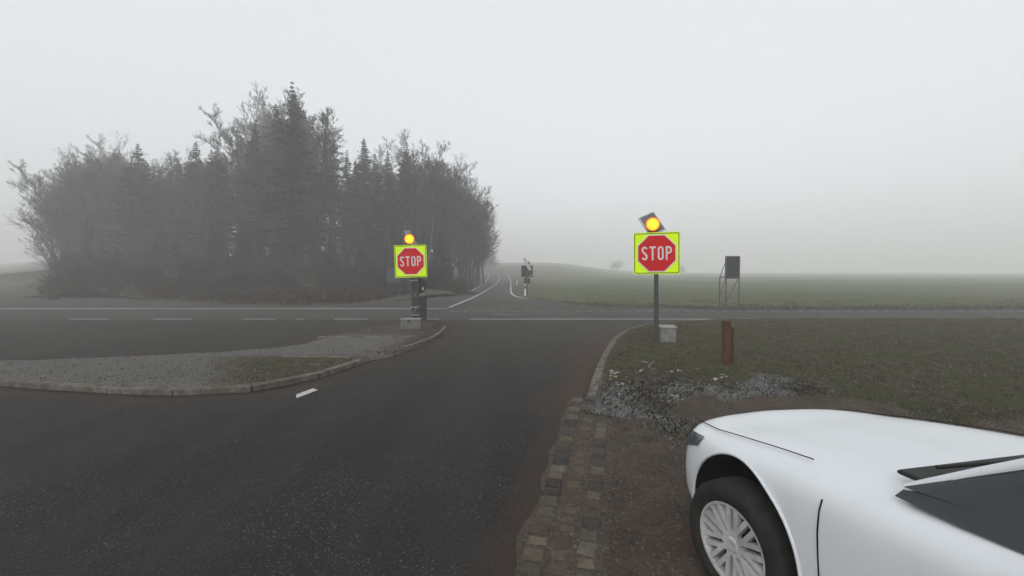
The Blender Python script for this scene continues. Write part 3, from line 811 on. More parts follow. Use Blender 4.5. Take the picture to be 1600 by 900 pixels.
# tall framed board at right behind the cross road
p = P(1132, 480)
k = p.y / 675
root = empty('lattice_board', (p.x, p.y, 0.0)); tag(root, 'dark board on lattice frame by field at right, behind the brown post', 'board sign')
mb = MB(); mb.box(12 * k, .05, CAMZ + (425 - 418) * k, 22 * k, .08, 36 * k); b = mb.build('board', M['dark_metal'], root)
mb = MB(); mb.ribbon(rrect(21 * k, 35 * k, .02, 12 * k, CAMZ + 7 * k), .03, -.01, .008, True); mb.build('board_frame', M['grey_metal'], b)
mb = MB()
xa, xb, xc = -8 * k, 2 * k, 22 * k; zt = CAMZ + (425 - 433) * k
for x in (xa, xb, xc): mb.tube((x, 0, 0), (x, 0, zt if x == xa else CAMZ + 20 * k), .028, .028, 8)
mb.tube((xa, 0, zt), (xc, 0, zt), .024, .024, 8); mb.tube((xa, 0, .5), (xb, 0, zt), .018, .018, 6); mb.tube((xa, 0, zt), (xb, 0, zt + .9), .018, .018, 6); mb.tube((xb, 0, .2), (xc, 0, zt), .018, .018, 6)
mb.build('lattice_frame', M['pole'], root)

# brown wooden post
p = P(1134, 578)
root = empty('wooden_post', (p.x, p.y, .05)); tag(root, 'square brown wooden post at right edge of the frosted verge', 'post')
k = p.y / 675
mb = MB(); mb.box(0, 0, 36 * k - .1, .105, .105, 72 * k + .2, Matrix.Rotation(R(8), 4, 'Z'), .008); mb.build('post', M['wood_post'], root)
mb = MB(); mb.box(0, 0, 72 * k + .006, .12, .12, .02, Matrix.Rotation(R(8), 4, 'Z'), .006); mb.build('cap', M['wood_post'], root)
mb = MB(); mb.box(.085, .0, 34 * k, .05, .09, 58 * k, Matrix.Rotation(R(8), 4, 'Z'), .004); mb.build('plank', mat('dark_wood', (.05, .03, .02), None, 6, .8), root)

# delineator posts
def delineator(px, py, hpx, label):
    p = PT(px, py); hgt = hpx * p.y / 675
    root = empty('marker_post', (p.x, p.y, p.z - .02)); tag(root, label, 'marker post', 'roadside marker posts')
    mb = MB(); mb.box(0, 0, hgt / 2, .13, .1, hgt, None, .02); b = mb.build('post', M['white'], root)
    mb = MB(); mb.box(0, 0, hgt * .74, .136, .106, hgt * .22); mb.build('black_band', M['black'], root)
    mb = MB(); mb.box(0, -.055, hgt * .74, .05, .006, hgt * .13); mb.build('reflector', M['frame'], root)
delineator(820.5, 463, 20, 'white marker post beside pole of the sign seen from behind')
delineator(807.5, 445, 11, 'small white marker post further along right side of winding road')
delineator(742, 446, 9, 'white marker post on left side of winding road under the wood')
delineator(757.5, 427, 6, 'tiny distant marker post at the left bend of the road')
p = PT(752, 428); root = empty('distant_sign', (p.x, p.y, p.z)); tag(root, 'tiny dark sign on pole at far bend of the road by wood', 'road sign')
k = p.y / 675
mb = MB(); mb.tube((0, 0, 0), (0, 0, 14 * k), .05, .05, 8); mb.build('pole', M['pole'], root)
mb = MB(); disc(mb, 0, 12 * k, 3 * k, .05, .08, 20); mb.build('round_plate', M['dark_metal'], root)

# dark rock
p = PT(505, 474)
bm = bmesh.new(); bmesh.ops.create_icosphere(bm, subdivisions=4, radius=.5)
for v in bm.verts:
    c = v.co; c *= 1 + .3 * noise.noise(c * 2.3) + .1 * noise.noise(c * 8); c.x *= .9; c.z *= .62
    c.z += .22 * max(0, c.x) 
me = bpy.data.meshes.new('boulder'); bm.to_mesh(me); bm.free(); me.materials.append(M['rock'])
o = link(bpy.data.objects.new('boulder', me)); o.location = (p.x, p.y + .4, p.z + .15)
tag(o, 'dark rounded boulder in the dry grass left of the stop signs', 'boulder')

# ------------------------------------------------------------------ trees
def bare_tree(seed, h=10.0, spread=.42, first=.18, lv=4, nb=(20, 10, 7, 5), thick=.018, crown_up=.35, twig_r=.011, multi=1):
    r = random.Random(seed); tr, cr = MB(), MB()
    def grow(mb_, p, d, L, rad, level):
        seg = 5 if level < 2 else (3 if level == 2 else 2); n = (8, 5, 4, 3, 3)[level]
        pts = [p]; dd = d.copy()
        for i in range(seg):
            jit = (.06, .12, .18, .22, .3)[level]
            dd = (dd + Vector((r.gauss(0, jit), r.gauss(0, jit), r.gauss(0, jit * .6) + (.10 if level else 0)))).normalized()
            q = pts[-1] + dd * L / seg; t0, t1 = i / seg, (i + 1) / seg
            taper = lambda t: max(twig_r * .6, rad * (1 - t * (.75 if level == 0 else .7)))
            (tr if level == 0 else cr).tube(pts[-1], q, taper(t0), taper(t1), n, False); pts.append(q)
        if level >= lv: return
        for k in range(nb[level]):
            t = r.uniform(first if level == 0 else .2, 1.0) if k else 1.0
            x = t * seg; i = min(seg - 1, int(x)); q = pts[i].lerp(pts[i + 1], x - i); ax = (pts[i + 1] - pts[i]).normalized()
            a = r.uniform(0, 6.283); o_ = ax.orthogonal().normalized(); o_ = Matrix.Rotation(a, 3, ax) @ o_
            ang = R(r.uniform(22, 50) if level else r.uniform(30, 66)); nd = (ax * math.cos(ang) + o_ * math.sin(ang))
            if level == 0: nd = (nd + Vector((0, 0, crown_up))).normalized()
            f = (spread if level == 0 else .52) * r.uniform(.6, 1.15)
            LL = L * f * (1.15 - .55 * t if level == 0 else 1 - .35 * t)
            grow(mb_, q, nd, LL, max(twig_r, rad * (1 - .7 * t) * .5), level + 1)
    for m_ in range(multi):
        d0 = Vector((r.gauss(0, .12 * (multi > 1) + .02), r.gauss(0, .12 * (multi > 1) + .02), 1)).normalized()
        grow(tr, Vector((r.gauss(0, .3 * (multi > 1)), 0, 0)), d0, h * .86, h * thick, 0)
    return tr, cr, h
def spruce(seed, h=10.0, low=.12, width=.17, dens=1.0, ragged=.25):
    r = random.Random(seed); tr, cr = MB(), MB()
    tr.tube((0, 0, -.1), (0, 0, h * .5), h * .014, h * .008, 8, False); tr.tube((0, 0, h * .5), (0, 0, h), h * .008, .01, 6, False)
    z = h * .06
    while z < h * low:                       # bare dead stubs
        a = r.uniform(0, 6.283); L = h * width * r.uniform(.15, .5)
        tr.tube((0, 0, z), (math.cos(a) * L, math.sin(a) * L, z - L * .15), .02, .008, 3, False); z += h * .012
    z = h * low
    while z < h * .995:
        t = (z / h - low) / (1 - low); L0 = h * width * ((1 - t) ** .95) * (.55 + .45 * min(1, t * 6)) + h * .004
        for _ in range(max(3, int(r.uniform(4, 7) * dens))):
            a = r.uniform(0, 6.283); L = L0 * r.uniform(1 - ragged * 2.2, 1 + ragged); ca_, sa_ = math.cos(a), math.sin(a)
            droop = r.uniform(.15, .5) * (1 - t * .9); up = .25 * t
            def pt(u): return Vector((ca_ * L * u, sa_ * L * u, z + L * (up * u - droop * u * u + (.12 * u ** 3))))
            cr.tube(pt(0), pt(.9), .012 + L * .006, .006, 3, False)
            ns = max(3, int(L / h * 90 * dens))
            for s_ in range(ns):
                u = (s_ + r.random()) / ns * .95 + .08; q = pt(u); w_ = h * r.uniform(.004, .010) * (1.15 - .4 * u) * (.35 + .65 * min(1, (1 - t) * 4)); ln = h * r.uniform(.012, .032) * (.3 + .7 * min(1, (1 - t) * 4))
                for side in (-1, 1):
                    dx, dy = -sa_ * side, ca_ * side
                    e1 = q + Vector((dx * ln * .8 + ca_ * ln * .5, dy * ln * .8 + sa_ * ln * .5, -ln * r.uniform(.15, .75)))
                    e0 = q + Vector((ca_ * w_, sa_ * w_, 0)); e2 = q - Vector((ca_ * w_, sa_ * w_, 0))
                    mid = (q + e1) / 2 + Vector((ca_ * w_, sa_ * w_, -w_ * .5)); mid2 = (q + e1) / 2 - Vector((ca_ * w_, sa_ * w_, w_ * .8))
                    cr.add([e2, mid2, e1, mid], [(0, 1, 2, 3)])
        z += h * r.uniform(.011, .02)
    return tr, cr, h
protos = {}
def proto(kind, name, gen, mt, mc):
    tr, cr, h = gen
    t = tr.build('trunk', mt, smooth=True); c = cr.build('crown', mc)
    protos[kind] = (name, t.data, c.data, h)
    bpy.data.objects.remove(t); bpy.data.objects.remove(c)
proto('spruceA', 'spruce_tree', spruce(1, low=.10, width=.20, dens=1.15), M['trunk'], M['needle'])
proto('spruceB', 'spruce_tree', spruce(2, low=.18, width=.17, ragged=.38, dens=1.15), M['trunk'], M['needle'])
proto('spruceC', 'spruce_tree', spruce(3, low=.05, width=.23, dens=1.1), M['trunk'], M['needle'])
proto('tallA', 'pine_tree', spruce(4, low=.52, width=.13, dens=.9, ragged=.4), M['trunk'], M['needle_old'])
proto('tallB', 'pine_tree', spruce(5, low=.62, width=.14, dens=1.0, ragged=.42), M['trunk'], M['needle_old'])
proto('bareA', 'bare_tree', bare_tree(11, spread=.42), M['bark_grey'], M['twig'])
proto('bareB', 'bare_tree', bare_tree(12, spread=.52, first=.1, crown_up=.25), M['bark_grey'], M['twig'])
proto('bareC', 'bare_tree', bare_tree(13, spread=.46, first=.25, crown_up=.45), M['bark_grey'], M['twig'])
proto('bareT', 'bare_tree', bare_tree(14, spread=.24, first=.3, crown_up=.7, nb=(24, 9, 6, 5)), M['bark_grey'], M['twig'])
proto('bareR', 'bare_tree', bare_tree(15, spread=.60, first=.06, crown_up=.1, nb=(22, 10, 7, 5)), M['bark_grey'], M['twig'])
def tree(kind, x, y, h, label, group, rz=None, wx=1.0):
    name, td, cd, h0 = protos[kind]
    s_ = h / h0
    root = empty(name, (x, y, H(x, y) - .15), rnd.uniform(0, 6.28) if rz is None else rz); root.scale = (s_ * wx, s_ * wx, s_)
    tag(root, label, {'spruce_tree': 'spruce', 'pine_tree': 'pine', 'bare_tree': 'tree'}[name], group)
    link(bpy.data.objects.new('trunk', td), root); link(bpy.data.objects.new('crown', cd), root)
    return root
def tree_px(kind, px, top, d, label, group, wx=1.0):
    x = (px - 800) / 675 * d; g = H(x, d)
    return tree(kind, x, d, CAMZ + (425 - top) / 675 * d - g + .15, label, group, wx=wx)
sil = [(45, 370), (60, 300), (80, 280), (100, 266), (150, 258), (185, 240), (222, 228), (260, 246), (300, 232), (330, 222), (360, 222), (400, 195), (430, 168), (463, 138), (482, 165), (500, 175), (518, 200), (535, 228), (550, 240), (570, 222), (600, 242), (618, 245), (636, 226), (655, 244), (680, 262), (715, 268), (745, 290), (765, 320), (778, 360)]
def silh(px):
    for a, b in zip(sil, sil[1:]):
        if a[0] <= px <= b[0]: return a[1] + (b[1] - a[1]) * (px - a[0]) / (b[0] - a[0])
    return 380
G1, G2, G3, G4 = 'spruces of the wood', 'bare trees at the ends of the wood', 'tall pines inside the wood', 'small spruces under the wood edge'
# key trees
tree_px('spruceB', 462, 132, 38, 'tallest dark spruce of the wood, pointed, left of centre', G1, 1.0)
tree_px('bareT', 492, 165, 39, 'tall slender bare tree just right of the tallest spruce', G2, 1.0)
tree_px('bareT', 513, 200, 41, 'second slender bare tree, shorter, right of the tallest spruce', G2, 1.0)
tree_px('tallB', 524, 215, 46, 'bare-stemmed pine with ragged crown right of the slender trees', G3)
tree_px('spruceB', 545, 236, 48, 'narrow spruce between the slender bare trees and the double spruce', G1)
tree_px('spruceA', 571, 218, 50, 'broad spruce standing above the middle of the wood', G1, 1.2)
tree_px('spruceC', 588, 240, 47, 'dark spruce just right of the broad middle spruce', G1)
tree_px('spruceA', 608, 236, 55, 'pale pointed spruce left of the spruce above the small stop sign', G1)
tree_px('spruceC', 637, 221, 50, 'pointed spruce above the lamp of the small stop sign', G1, 1.0)
tree_px('spruceA', 222, 226, 46, 'pointed spruce nearest to the left end of the wood', G1, 1.2)
tree_px('spruceC', 312, 222, 46, 'pointed spruce midway between the left end and the tallest spruce', G1, 1.2)
tree_px('spruceB', 345, 225, 43, 'spruce leaning over the wood left of centre', G1, 1.1)
tree_px('tallA', 436, 165, 41, 'tall pine immediately left of the tallest spruce', G3)
tree_px('spruceB', 405, 190, 42, 'large spruce second left of the tallest spruce', G1, 1.1)
tree_px('bareB', 733, 296, 50, 'rightmost rounded bare tree overhanging the winding road', G2, .85)
tree_px('bareB', 722, 268, 54, 'wide bare tree second from the right end of the wood', G2, 1.1)
tree_px('bareA', 694, 262, 52, 'bare tree between the pointed spruce and the right end', G2, 1.1)
tree_px('bareC', 668, 256, 50, 'bare tree right of the spruce above the small stop sign', G2, 1.1)
tree_px('bareC', 90, 282, 50, 'leftmost rounded bare tree at the left end of wood', G2, 1.0)
tree_px('bareB', 118, 266, 52, 'wide bare tree second from the left end of wood', G2, 1.1)
tree_px('bareC', 160, 258, 50, 'bare tree third from the left end of the wood', G2, 1.1)
tree_px('bareA', 190, 246, 50, 'bare tree just left of the leftmost pointed spruce', G2, 1.1)
# the mass of the wood
LS, LB, LP = 'dark spruce filling the misty body of the wood', 'bare grey tree standing in the misty mass of wood', 'bare-stemmed pine inside the misty wood'
n = 0
for row, (d, drop) in enumerate(((44, 30), (50, 16), (57, 22), (65, 14), (74, 26))):
    px = 78 + row * 5
    while px < 760:
        gap = 470 < px < 560
        px += rnd.uniform(17, 27) * (1.25 if gap else 1)
        if px > 755: break
        if gap and rnd.random() < (.8 if row in (0, 3, 4) else .45): continue
        dd = d + rnd.uniform(-2.5, 2.5)
        tp = silh(px) + drop * rnd.uniform(.4, 2.2) + (40 if gap and row > 1 else 0)
        if px < 195 or px > 652:
            k = rnd.choice(('bareA', 'bareB', 'bareC', 'bareR')); tp += 6
            if rnd.random() < .22 and 120 < px < 720: k = 'spruceC'; tp += 45
        else: k = rnd.choice(('spruceA', 'spruceB', 'bareT', 'tallA', 'tallB', 'bareC', 'tallA'))
        if px > 735 and dd > 60: continue
        lab, g = (LS, G1) if k.startswith('spruce') else ((LP, G3) if k.startswith('tall') else (LB, G2))
        tree_px(k, px, tp, dd, lab, g, 1.15 if k.startswith('spruce') else 1.0); n += 1
for px, tp, d in ((706, 290, 47), (720, 300, 49), (738, 318, 56), (748, 322, 54), (690, 285, 45), (756, 345, 60), (680, 275, 46), (728, 310, 60), (104, 300, 46), (125, 290, 47), (78, 330, 52), (140, 285, 46)):
    tree_px(rnd.choice(('bareA', 'bareB', 'bareC')), px, tp, d, LB, G2, 1.1)
# young spruces at the foot
for i in range(46):
    px = rnd.uniform(95, 690); d = rnd.uniform(36.5, 44)
    tree_px('spruceC' if i % 2 else 'spruceA', px, rnd.uniform(352, 392), d, 'low dark young spruce in the undergrowth of the wood', G4, 1.5)
# far ghostly trees beyond the bend
for px, tp, d in ((757, 394, 125), (764, 392, 130), (770, 396, 128), (751, 390, 118)):
    tree_px('bareB', px, tp, d, 'pale distant tree fading into fog behind the road bend', 'fog-faded trees beyond the bend', 1.5)
for px, tp, d in ((965, 409, 210), (958, 411, 214), (1066, 417, 200), (1058, 418, 206)):
    tree_px('bareR', px, tp, d, 'ghostly round tree barely visible across the foggy field', 'fog-faded trees across the field', 1.6)

# bushes
def bush(seed, n=150, h=1.5, spread=.9):
    r = random.Random(seed); mb = MB()
    for _ in range(n):
        a = r.uniform(0, 6.283); rad = r.random() * spread * .35; p = Vector((math.cos(a) * rad, math.sin(a) * rad, 0))
        d = Vector((math.cos(a) * r.uniform(0, .7), math.sin(a) * r.uniform(0, .7), 1)).normalized(); L = h * r.uniform(.5, 1.05)
        q = p
        for k in range(3):
            d = (d + Vector((r.gauss(0, .18), r.gauss(0, .18), -.03 * k))).normalized(); e = q + d * L / 3
            mb.tube(q, e, .009 * (1 - k * .25), .009 * (.75 - k * .25) + .001, 3, False)
            for _k in range(3):
                d2 = (d + Vector((r.gauss(0, .6), r.gauss(0, .6), r.gauss(.1, .4)))).normalized(); s0 = q.lerp(e, r.random())
                mb.tube(s0, s0 + d2 * L * .2, .005, .002, 3, False)
            q = e
    return mb
bdata = []
for i, m in enumerate((M['bush'], M['bush_red'], M['bush'])):
    o = bush(20 + i, (170, 150, 210)[i], (1.6, 1.2, 1.9)[i]).build('bush', m); bdata.append(o.data); bpy.data.objects.remove(o)
BG = 'leafless bushes along the wood edge'
bl = ['dark leafless bush in the undergrowth below the wood', 'low russet leafless bush in the strip below the wood', 'tall dense leafless bush at the edge of the wood']
for i in range(120):
    px = rnd.uniform(70, 742); k = rnd.choice((0, 1, 2)); d = rnd.uniform(28.5, 43) if k != 1 else rnd.uniform(27, 35)
    if px > 640: d = max(d, 31.5)
    if px > 690: d = max(d, 33)
    if px > 690: k = 1; px -= 8
    x = (px - 800) / 675 * d
    o = link(bpy.data.objects.new('bush', bdata[k])); o.location = (x, d, H(x, d) - .08); s_ = rnd.uniform(.55, 1.25) * (.8 if d < 30 else 1)
    o.scale = (s_ * 1.2, s_ * 1.2, s_); o.rotation_euler = (0, 0, rnd.uniform(0, 6.28)); tag(o, bl[k], 'bush', BG)
o = link(bpy.data.objects.new('bush', bdata[1])); p = PT(526, 474); o.location = (p.x, p.y + .4, p.z - .05); o.scale = (.62, .62, .85)
tag(o, 'russet upright bush just right of the dark boulder', 'bush', BG)
# thin sapling left
p = PT(523, 462); t = tree('bareC', p.x, p.y, 2.6, 'thin bare sapling behind the russet bush and boulder', 'saplings')
# leaning pale birch stem right
p = PT(716, 440)
mb = MB(); mb.tube((0, 0, 0), (.5, 0, 3.6), .06, .045, 7, False); mb.tube((.5, 0, 3.6), (.72, 0, 6.2), .045, .02, 6, False)
root = empty('birch_tree', (p.x - .2, 38, H(p.x, 38) - .1)); tag(root, 'slim pale leaning birch stem at the right edge of the wood', 'birch')
mb.build('trunk', mat('birch_bark', (.24, .235, .22), (.12, .115, .11), 8, .9), root)
r = random.Random(4); mb = MB()
for _ in range(60):
    z = r.uniform(2.5, 6.1); x0 = .5 * z / 3.6 if z < 3.6 else .5 + .22 * (z - 3.6) / 2.6; a = r.uniform(0, 6.28); L = r.uniform(.4, 1.1)
    e = Vector((x0 + math.cos(a) * L * .6, math.sin(a) * L * .6, z + L * .7)); mb.tube((x0, 0, z), e, .012, .004, 3, False)
    for _k in range(3): f = e + Vector((r.gauss(0, .25), r.gauss(0, .25), r.uniform(-.1, .35))); mb.tube(Vector((x0, 0, z)).lerp(e, r.uniform(.4, 1)), f, .006, .003, 3, False)
mb.build('crown', M['twig'], root)
# ------------------------------------------------------------------ car
def spline(tab, s):
    for a, b in zip(tab, tab[1:]):
        if a[0] <= s <= b[0]:
            return a[1] + (b[1] - a[1]) * (s - a[0]) / (b[0] - a[0])
    return tab[0][1] if s < tab[0][0] else tab[-1][1]
Wt = [(0, .46), (.03, .56), (.08, .645), (.15, .715), (.25, .775), (.4, .82), (.6, .845), (.9, .86), (1.4, .865), (2.4, .865), (3.2, .855), (3.6, .81), (3.85, .72), (3.95, .60)]
Zt = [(0, .60), (.03, .63), (.08, .655), (.15, .68), (.25, .705), (.4, .73), (.6, .77), (.9, .82), (1.3, .87), (2.4, .95), (3.6, .98), (3.95, .93)]   # shoulder height
Zc = [(0, .63), (.03, .67), (.08, .70), (.15, .73), (.25, .75), (.4, .77), (.6, .805), (.9, .85), (1.2, .89), (1.6, .94), (2.4, .98), (3.95, .95)]
def sect(s):
    wv, zs, zc = spline(Wt, s), spline(Zt, s), spline(Zc, s); zb = .24 if s < .4 else .20
    if s < .15: zb = .30 - .06 * s / .15
    pr = [(.0, zb), (.6, zb), (.93, zb + .01), (.985, zb + .07), (1.0, zb + .22), (.998, zs - .20), (.985, zs - .10), (.955, zs - .035), (.90, zs + .0), (.80, zs + .022 + (zc - zs) * .25), (.55, zs + (zc - zs) * .8 + .01), (.25, zc), (0, zc + .006)]
    return [(a * wv, b) for a, b in pr]
YAW = R(12)
root = empty('parked_car', (1.235 + .8 * math.cos(YAW) - .8 * math.sin(YAW), 2.25 + .8 * math.sin(YAW) + .8 * math.cos(YAW), 0), YAW); tag(root, 'white parked hatchback cut off at lower right, front wheel turned left', 'car')
stations = [0, .03, .08, .15, .25, .4, .6, .8, 1.0, 1.2, 1.5, 1.9, 2.4, 2.9, 3.2, 3.45, 3.65, 3.8, 3.9, 3.95]
mb = MB(); ring = None
for s in stations:
    half = sect(s); full = [(-a, z) for a, z in half] + [(a, z) for a, z in reversed(half[1:-1])]
    ring = len(full)
    for a, z in full:
        bow = .10 * (1 - (abs(a) / (spline(Wt, s) + .01)) ** 2) if s < .3 else 0     # bow-shaped nose
        rake = -.05 * (z - .3) / .5 if s < .15 else 0
        mb.v.append((a, -s + bow + rake, z))
for i in range(len(stations) - 1):
    for k in range(ring):
        j = (k + 1) % ring; mb.f.append((i * ring + k, i * ring + j, (i + 1) * ring + j, (i + 1) * ring + k))
mb.f.append(tuple(range(ring))[::-1]); mb.f.append(tuple(range((len(stations) - 1) * ring, len(stations) * ring)))
mb.m = [0] * len(mb.f)
body = mb.build('body', [M['car'], M['well']], root, smooth=True)
bm = bmesh.new(); bm.from_mesh(body.data); bmesh.ops.recalc_face_normals(bm, faces=bm.faces); bm.to_mesh(body.data); bm.free()
sm = body.modifiers.new('sub', 'SUBSURF'); sm.levels = 2; sm.render_levels = 2
WS, WZ, WR = .80, .315, .315
AR = .385
cutters = []
for s, rr in ((WS, .405), (3.28, .36)):
    for sx in (-1, 1):
        c = MB(); c.cur = 1; c.tube((sx * .50, -s, WZ + .035), (sx * 1.1, -s, WZ + .035), rr, rr, 48)
        co_ = c.build('cutter', [M['well'], M['well']]); co_.parent = root; cutters.append(co_)
        bmm = body.modifiers.new('arch', 'BOOLEAN'); bmm.object = co_; bmm.operation = 'DIFFERENCE'; bmm.solver = 'EXACT'
        try: bmm.material_mode = 'TRANSFER'
        except Exception: pass
bpy.context.view_layer.update()
dg = bpy.context.evaluated_depsgraph_get()
me = bpy.data.meshes.new_from_object(body.evaluated_get(dg)); body.modifiers.clear(); body.data = me
for c in cutters: bpy.data.objects.remove(c)
try:
    me.set_sharp_from_angle(angle=R(35))
except Exception: pass
# flared wheel arch lips
for s, rr in ((WS, .405), (3.28, .36)):
    for sx in (-1, 1):
        mb = MB(); K = 40; prev = None
        for k in range(K + 1):
            a = R(-8 + 196 * k / K); yy, zz = -s + (rr + .008) * math.cos(a), WZ + .035 + (rr + .008) * math.sin(a)
            wv = spline(Wt, -yy) + .002; zsh = spline(Zt, -yy)
            if zz > zsh - .15: wv *= 1 - .06 * ss(0, .2, zz - zsh + .15)
            p_ = Vector((sx * (wv - .004), yy, zz))
            if prev is not None: mb.tube(prev, p_, .009, .009, 8, False)
            prev = p_
        mb.build('arch_lip', M['car'], body, smooth=True)
# headlights: dark glass patches wrapped on the front corners
for sx in (-1, 1):
    mb = MB(); n1, n2 = 8, 5
    for i in range(n1 + 1):
        s = .055 + (.40 - .055) * i / n1; wv, zs = spline(Wt, s), spline(Zt, s)
        for k in range(n2 + 1):
            t = k / n2; thin = 1 - .55 * i / n1
            z = zs - .125 * thin + .115 * thin * t - .0
            pr = sect(s); x = wv
            for (a0, z0), (a1, z1) in zip(pr[4:9], pr[5:9]):
                if z0 <= z <= z1: x = a0 + (a1 - a0) * (z - z0) / (z1 - z0)
            x = x + .006 - .0
            bow = .10 * (1 - (min(x, wv) / (wv + .01)) ** 2) if s < .3 else 0
            mb.v.append((sx * x, -s + bow - (.05 * (z - .3) / .5 if s < .15 else 0) + .006, z))
    for i in range(n1):
        for k in range(n2): q = i * (n2 + 1) + k; mb.f.append((q, q + 1, q + n2 + 2, q + n2 + 1))
    mb.m = [0] * len(mb.f); mb.build('headlight', M['headlight'], root, smooth=True)
# bonnet seam, grille, number-less bumper intake
for sx in (-1, 1):
    mb = MB(); prev = None
    for i in range(14):
        s = .10 + 1.0 * i / 13; pr = sect(s); a, z = pr[9]; b_ = .10 * (1 - (a / (spline(Wt, s) + .01)) ** 2) if s < .3 else 0
        p_ = Vector((sx * a, -s + b_, z + .004))
        if prev is not None: mb.tube(prev, p_, .003, .003, 4, False)
        prev = p_
    mb.build('bonnet_seam', M['well'], body)
mb = MB(); mb.box(0, .075, .48, .62, .05, .07, None, .01); mb.build('grille', M['well'], root)
mb = MB(); mb.box(0, .07, .33, .75, .05, .06, None, .01); mb.build('air_intake', M['well'], root)
for sx in (-1, 1):      # shut lines of the door and the bumper
    for s0, z0, z1 in ((1.28, .26, .80), (2.32, .3, .86)):
        mb = MB(); prev = None
        for i in range(13):
            z = z0 + (z1 - z0) * i / 12; pr = sect(s0); x = pr[4][0]
            for (a0, q0), (a1, q1) in zip(pr[3:9], pr[4:9]):
                if q0 <= z <= q1: x = a0 + (a1 - a0) * (z - q0) / (q1 - q0)
            p_ = Vector((sx * (x + .001), -s0 - .05 * (1 - i / 12) ** 2, z))
            if prev is not None: mb.tube(prev, p_, .003, .003, 4, False)
            prev = p_
        mb.build('door_seam', M['well'], body)
mb = MB(); mb.box(0, -1.47, .955, 1.24, .13, .02, None, .006); mb.build('wiper_cowl', M['black'], root)
for x0 in (-.5, .05):
    mb = MB(); mb.tube((x0, -1.46, .985), (x0 + .5, -1.60, 1.045), .008, .006, 6); mb.build('wiper', M['black'], root)
# greenhouse
gs = [(1.50, .70, .95, .95), (1.70, .70, .95, 1.10), (1.95, .69, .96, 1.28), (2.25, .685, .97, 1.465), (2.5, .685, .97, 1.50), (3.1, .675, .97, 1.47), (3.5, .66, .97, 1.38), (3.78, .62, .96, 1.0)]
mb = MB()
for s, w0, z0, z1 in gs:
    w1 = w0 - (z1 - z0) * .28
    prof = [(-w0 - .06, z0 - .03), (-w0, z0 + (z1 - z0) * .1), (-w1 - .02, z1 - (z1 - z0) * .12), (-w1 * .9, z1), (0, z1 + .015 * (z1 > 1.1)), (w1 * .9, z1), (w1 + .02, z1 - (z1 - z0) * .12), (w0, z0 + (z1 - z0) * .1), (w0 + .06, z0 - .03)]
    mb.v += [(a, -s, z) for a, z in prof]
for i in range(len(gs) - 1):
    for k in range(8): q = i * 9 + k; mb.f.append((q, q + 1, q + 10, q + 9))
mb.m = [0] * len(mb.f); gh = mb.build('cabin_glass', M['glass'], root, smooth=True)
mb = MB(); prevs = None
rf = []
for s, w0, z0, z1 in gs[2:-1]:
    w1 = (w0 - (z1 - z0) * .28) * .93; rf.append([(a, -s, z1 + .012 + .012 * (1 - (a / w1) ** 2)) for a in (-w1, -w1 * .5, 0, w1 * .5, w1)])
for rr_ in rf: mb.v += rr_
for i in range(len(rf) - 1):
    for k in range(4): q = i * 5 + k; mb.f.append((q, q + 1, q + 6, q + 5))
mb.m = [0] * len(mb.f); mb.build('roof', M['car'], root, smooth=True)
for sx in (-1, 1):
    mb = MB(); pts = [(sx * (w0 - (z1 - z0) * .28 + .0), -s, z1 - .01) for s, w0, z0, z1 in gs]
    for a, b in zip(pts, pts[1:]): mb.tube(a, b, .02, .02, 8, False)
    mb.tube((sx * .72, -2.35, .95), (sx * .56, -2.4, 1.48), .03, .03, 8, False)
    mb.build('pillar', M['car'], root, smooth=True)
    mb = MB(); mb.box(sx * .93, -2.15, 1.0, .17, .10, .12, None, .03); mb.build('wing_mirror', M['car'], root)
    mb = MB(); mb.box(sx * .868, -2.6, .83, .02, .16, .03, None, .008); mb.build('door_handle', M['car'], root)
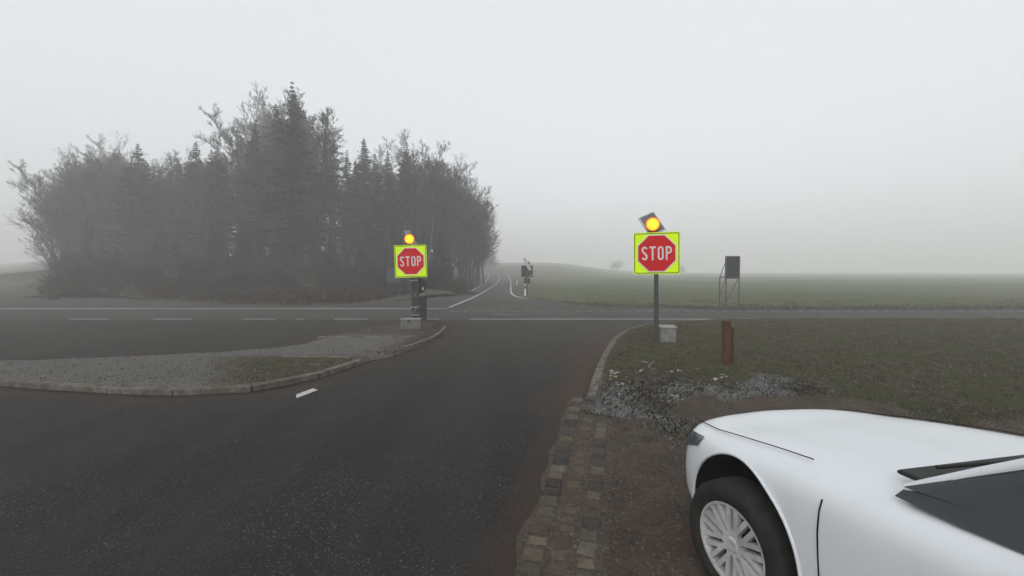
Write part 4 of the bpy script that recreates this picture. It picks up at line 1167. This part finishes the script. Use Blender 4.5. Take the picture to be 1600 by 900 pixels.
# wheels
def lathe(mb, prof, n=56):                       # prof: (x outwards, r), axis x
    k = len(prof); v = []
    for i in range(n):
        a = 2 * math.pi * i / n
        v += [(x, r_ * math.cos(a), r_ * math.sin(a)) for x, r_ in prof]
    f = [(i * k + j, i * k + j + 1, ((i + 1) % n) * k + j + 1, ((i + 1) % n) * k + j) for i in range(n) for j in range(k - 1)]
    return mb.add(v, f)
def wheel(x, s, out, steer):
    w_ = empty('wheel', (x, -s, WZ), R(steer)); w_.parent = root; w_.scale = (out, 1, 1)
    ty = MB(); lathe(ty, [(-.10, .21), (-.105, .26), (-.095, .30), (-.075, .313), (-.03, .317), (.03, .317), (.075, .313), (.095, .298), (.106, .26), (.10, .222), (.088, .208)]).build('tyre', M['tyre'], w_, smooth=True)
    rm = MB(); lathe(rm, [(.088, .208), (.096, .212), (.094, .198), (.06, .190), (-.09, .188)])
    lathe(rm, [(.086, .0), (.088, .03), (.080, .045), (.05, .05)], 24)
    for k in range(10):
        for dlt in (-.085, .085):
            a = 2 * math.pi * k / 10; Mr = Matrix.Rotation(a, 4, 'X')
            q = [Mr @ Vector(v) for v in ((.082, -.010 + dlt * .25, .035), (.082, .010 + dlt * .25, .035), (.090, .014 + dlt * .30, .200), (.090, -.012 + dlt * .30, .200), (.05, -.012 + dlt * .25, .035), (.05, .012 + dlt * .25, .035), (.06, .016 + dlt * .30, .200), (.06, -.014 + dlt * .30, .200))]
            rm.add(q, [(0, 3, 2, 1), (4, 5, 6, 7), (0, 1, 5, 4), (1, 2, 6, 5), (2, 3, 7, 6), (3, 0, 4, 7)])
    rm.build('rim', M['rim'], w_)
    hb = MB(); hb.tube((-.02, 0, 0), (.0, 0, 0), .187, .187, 32); hb.build('brake_disc', M['well'], w_)
for s, st in ((WS, 7), (3.28, 0)):
    wheel(-.80, s, -1, st); wheel(.80, s, 1, st)

# ------------------------------------------------------------------ haze
def add_haze(dens):
    mb = MB(); mb.box(0, 430, 14.75, 1400, 1030, 31.5)
    m = bpy.data.materials.new('haze'); m.use_nodes = True; nt = m.node_tree; nt.nodes.clear()
    v = nt.nodes.new('ShaderNodeVolumePrincipled'); v.inputs['Density'].default_value = dens; v.inputs['Color'].default_value = (.985, .985, .972, 1)
    v.inputs['Anisotropy'].default_value = .1
    o = nt.nodes.new('ShaderNodeOutputMaterial'); nt.links.new(v.outputs[0], o.inputs['Volume'])
    ob = mb.build('haze', m); tag(ob, kind='stuff'); return ob
add_haze(.0055)
bpy.context.view_layer.update()
print('SCENE trees', n, 'highest', round(max((max((o.matrix_world @ Vector(c)).z for c in o.bound_box) for o in bpy.data.objects if o.type == 'MESH' and o.name != 'haze')), 2), 'lowest', round(min((min((o.matrix_world @ Vector(c)).z for c in o.bound_box) for o in bpy.data.objects if o.type == 'MESH' and o.name != 'haze')), 2))
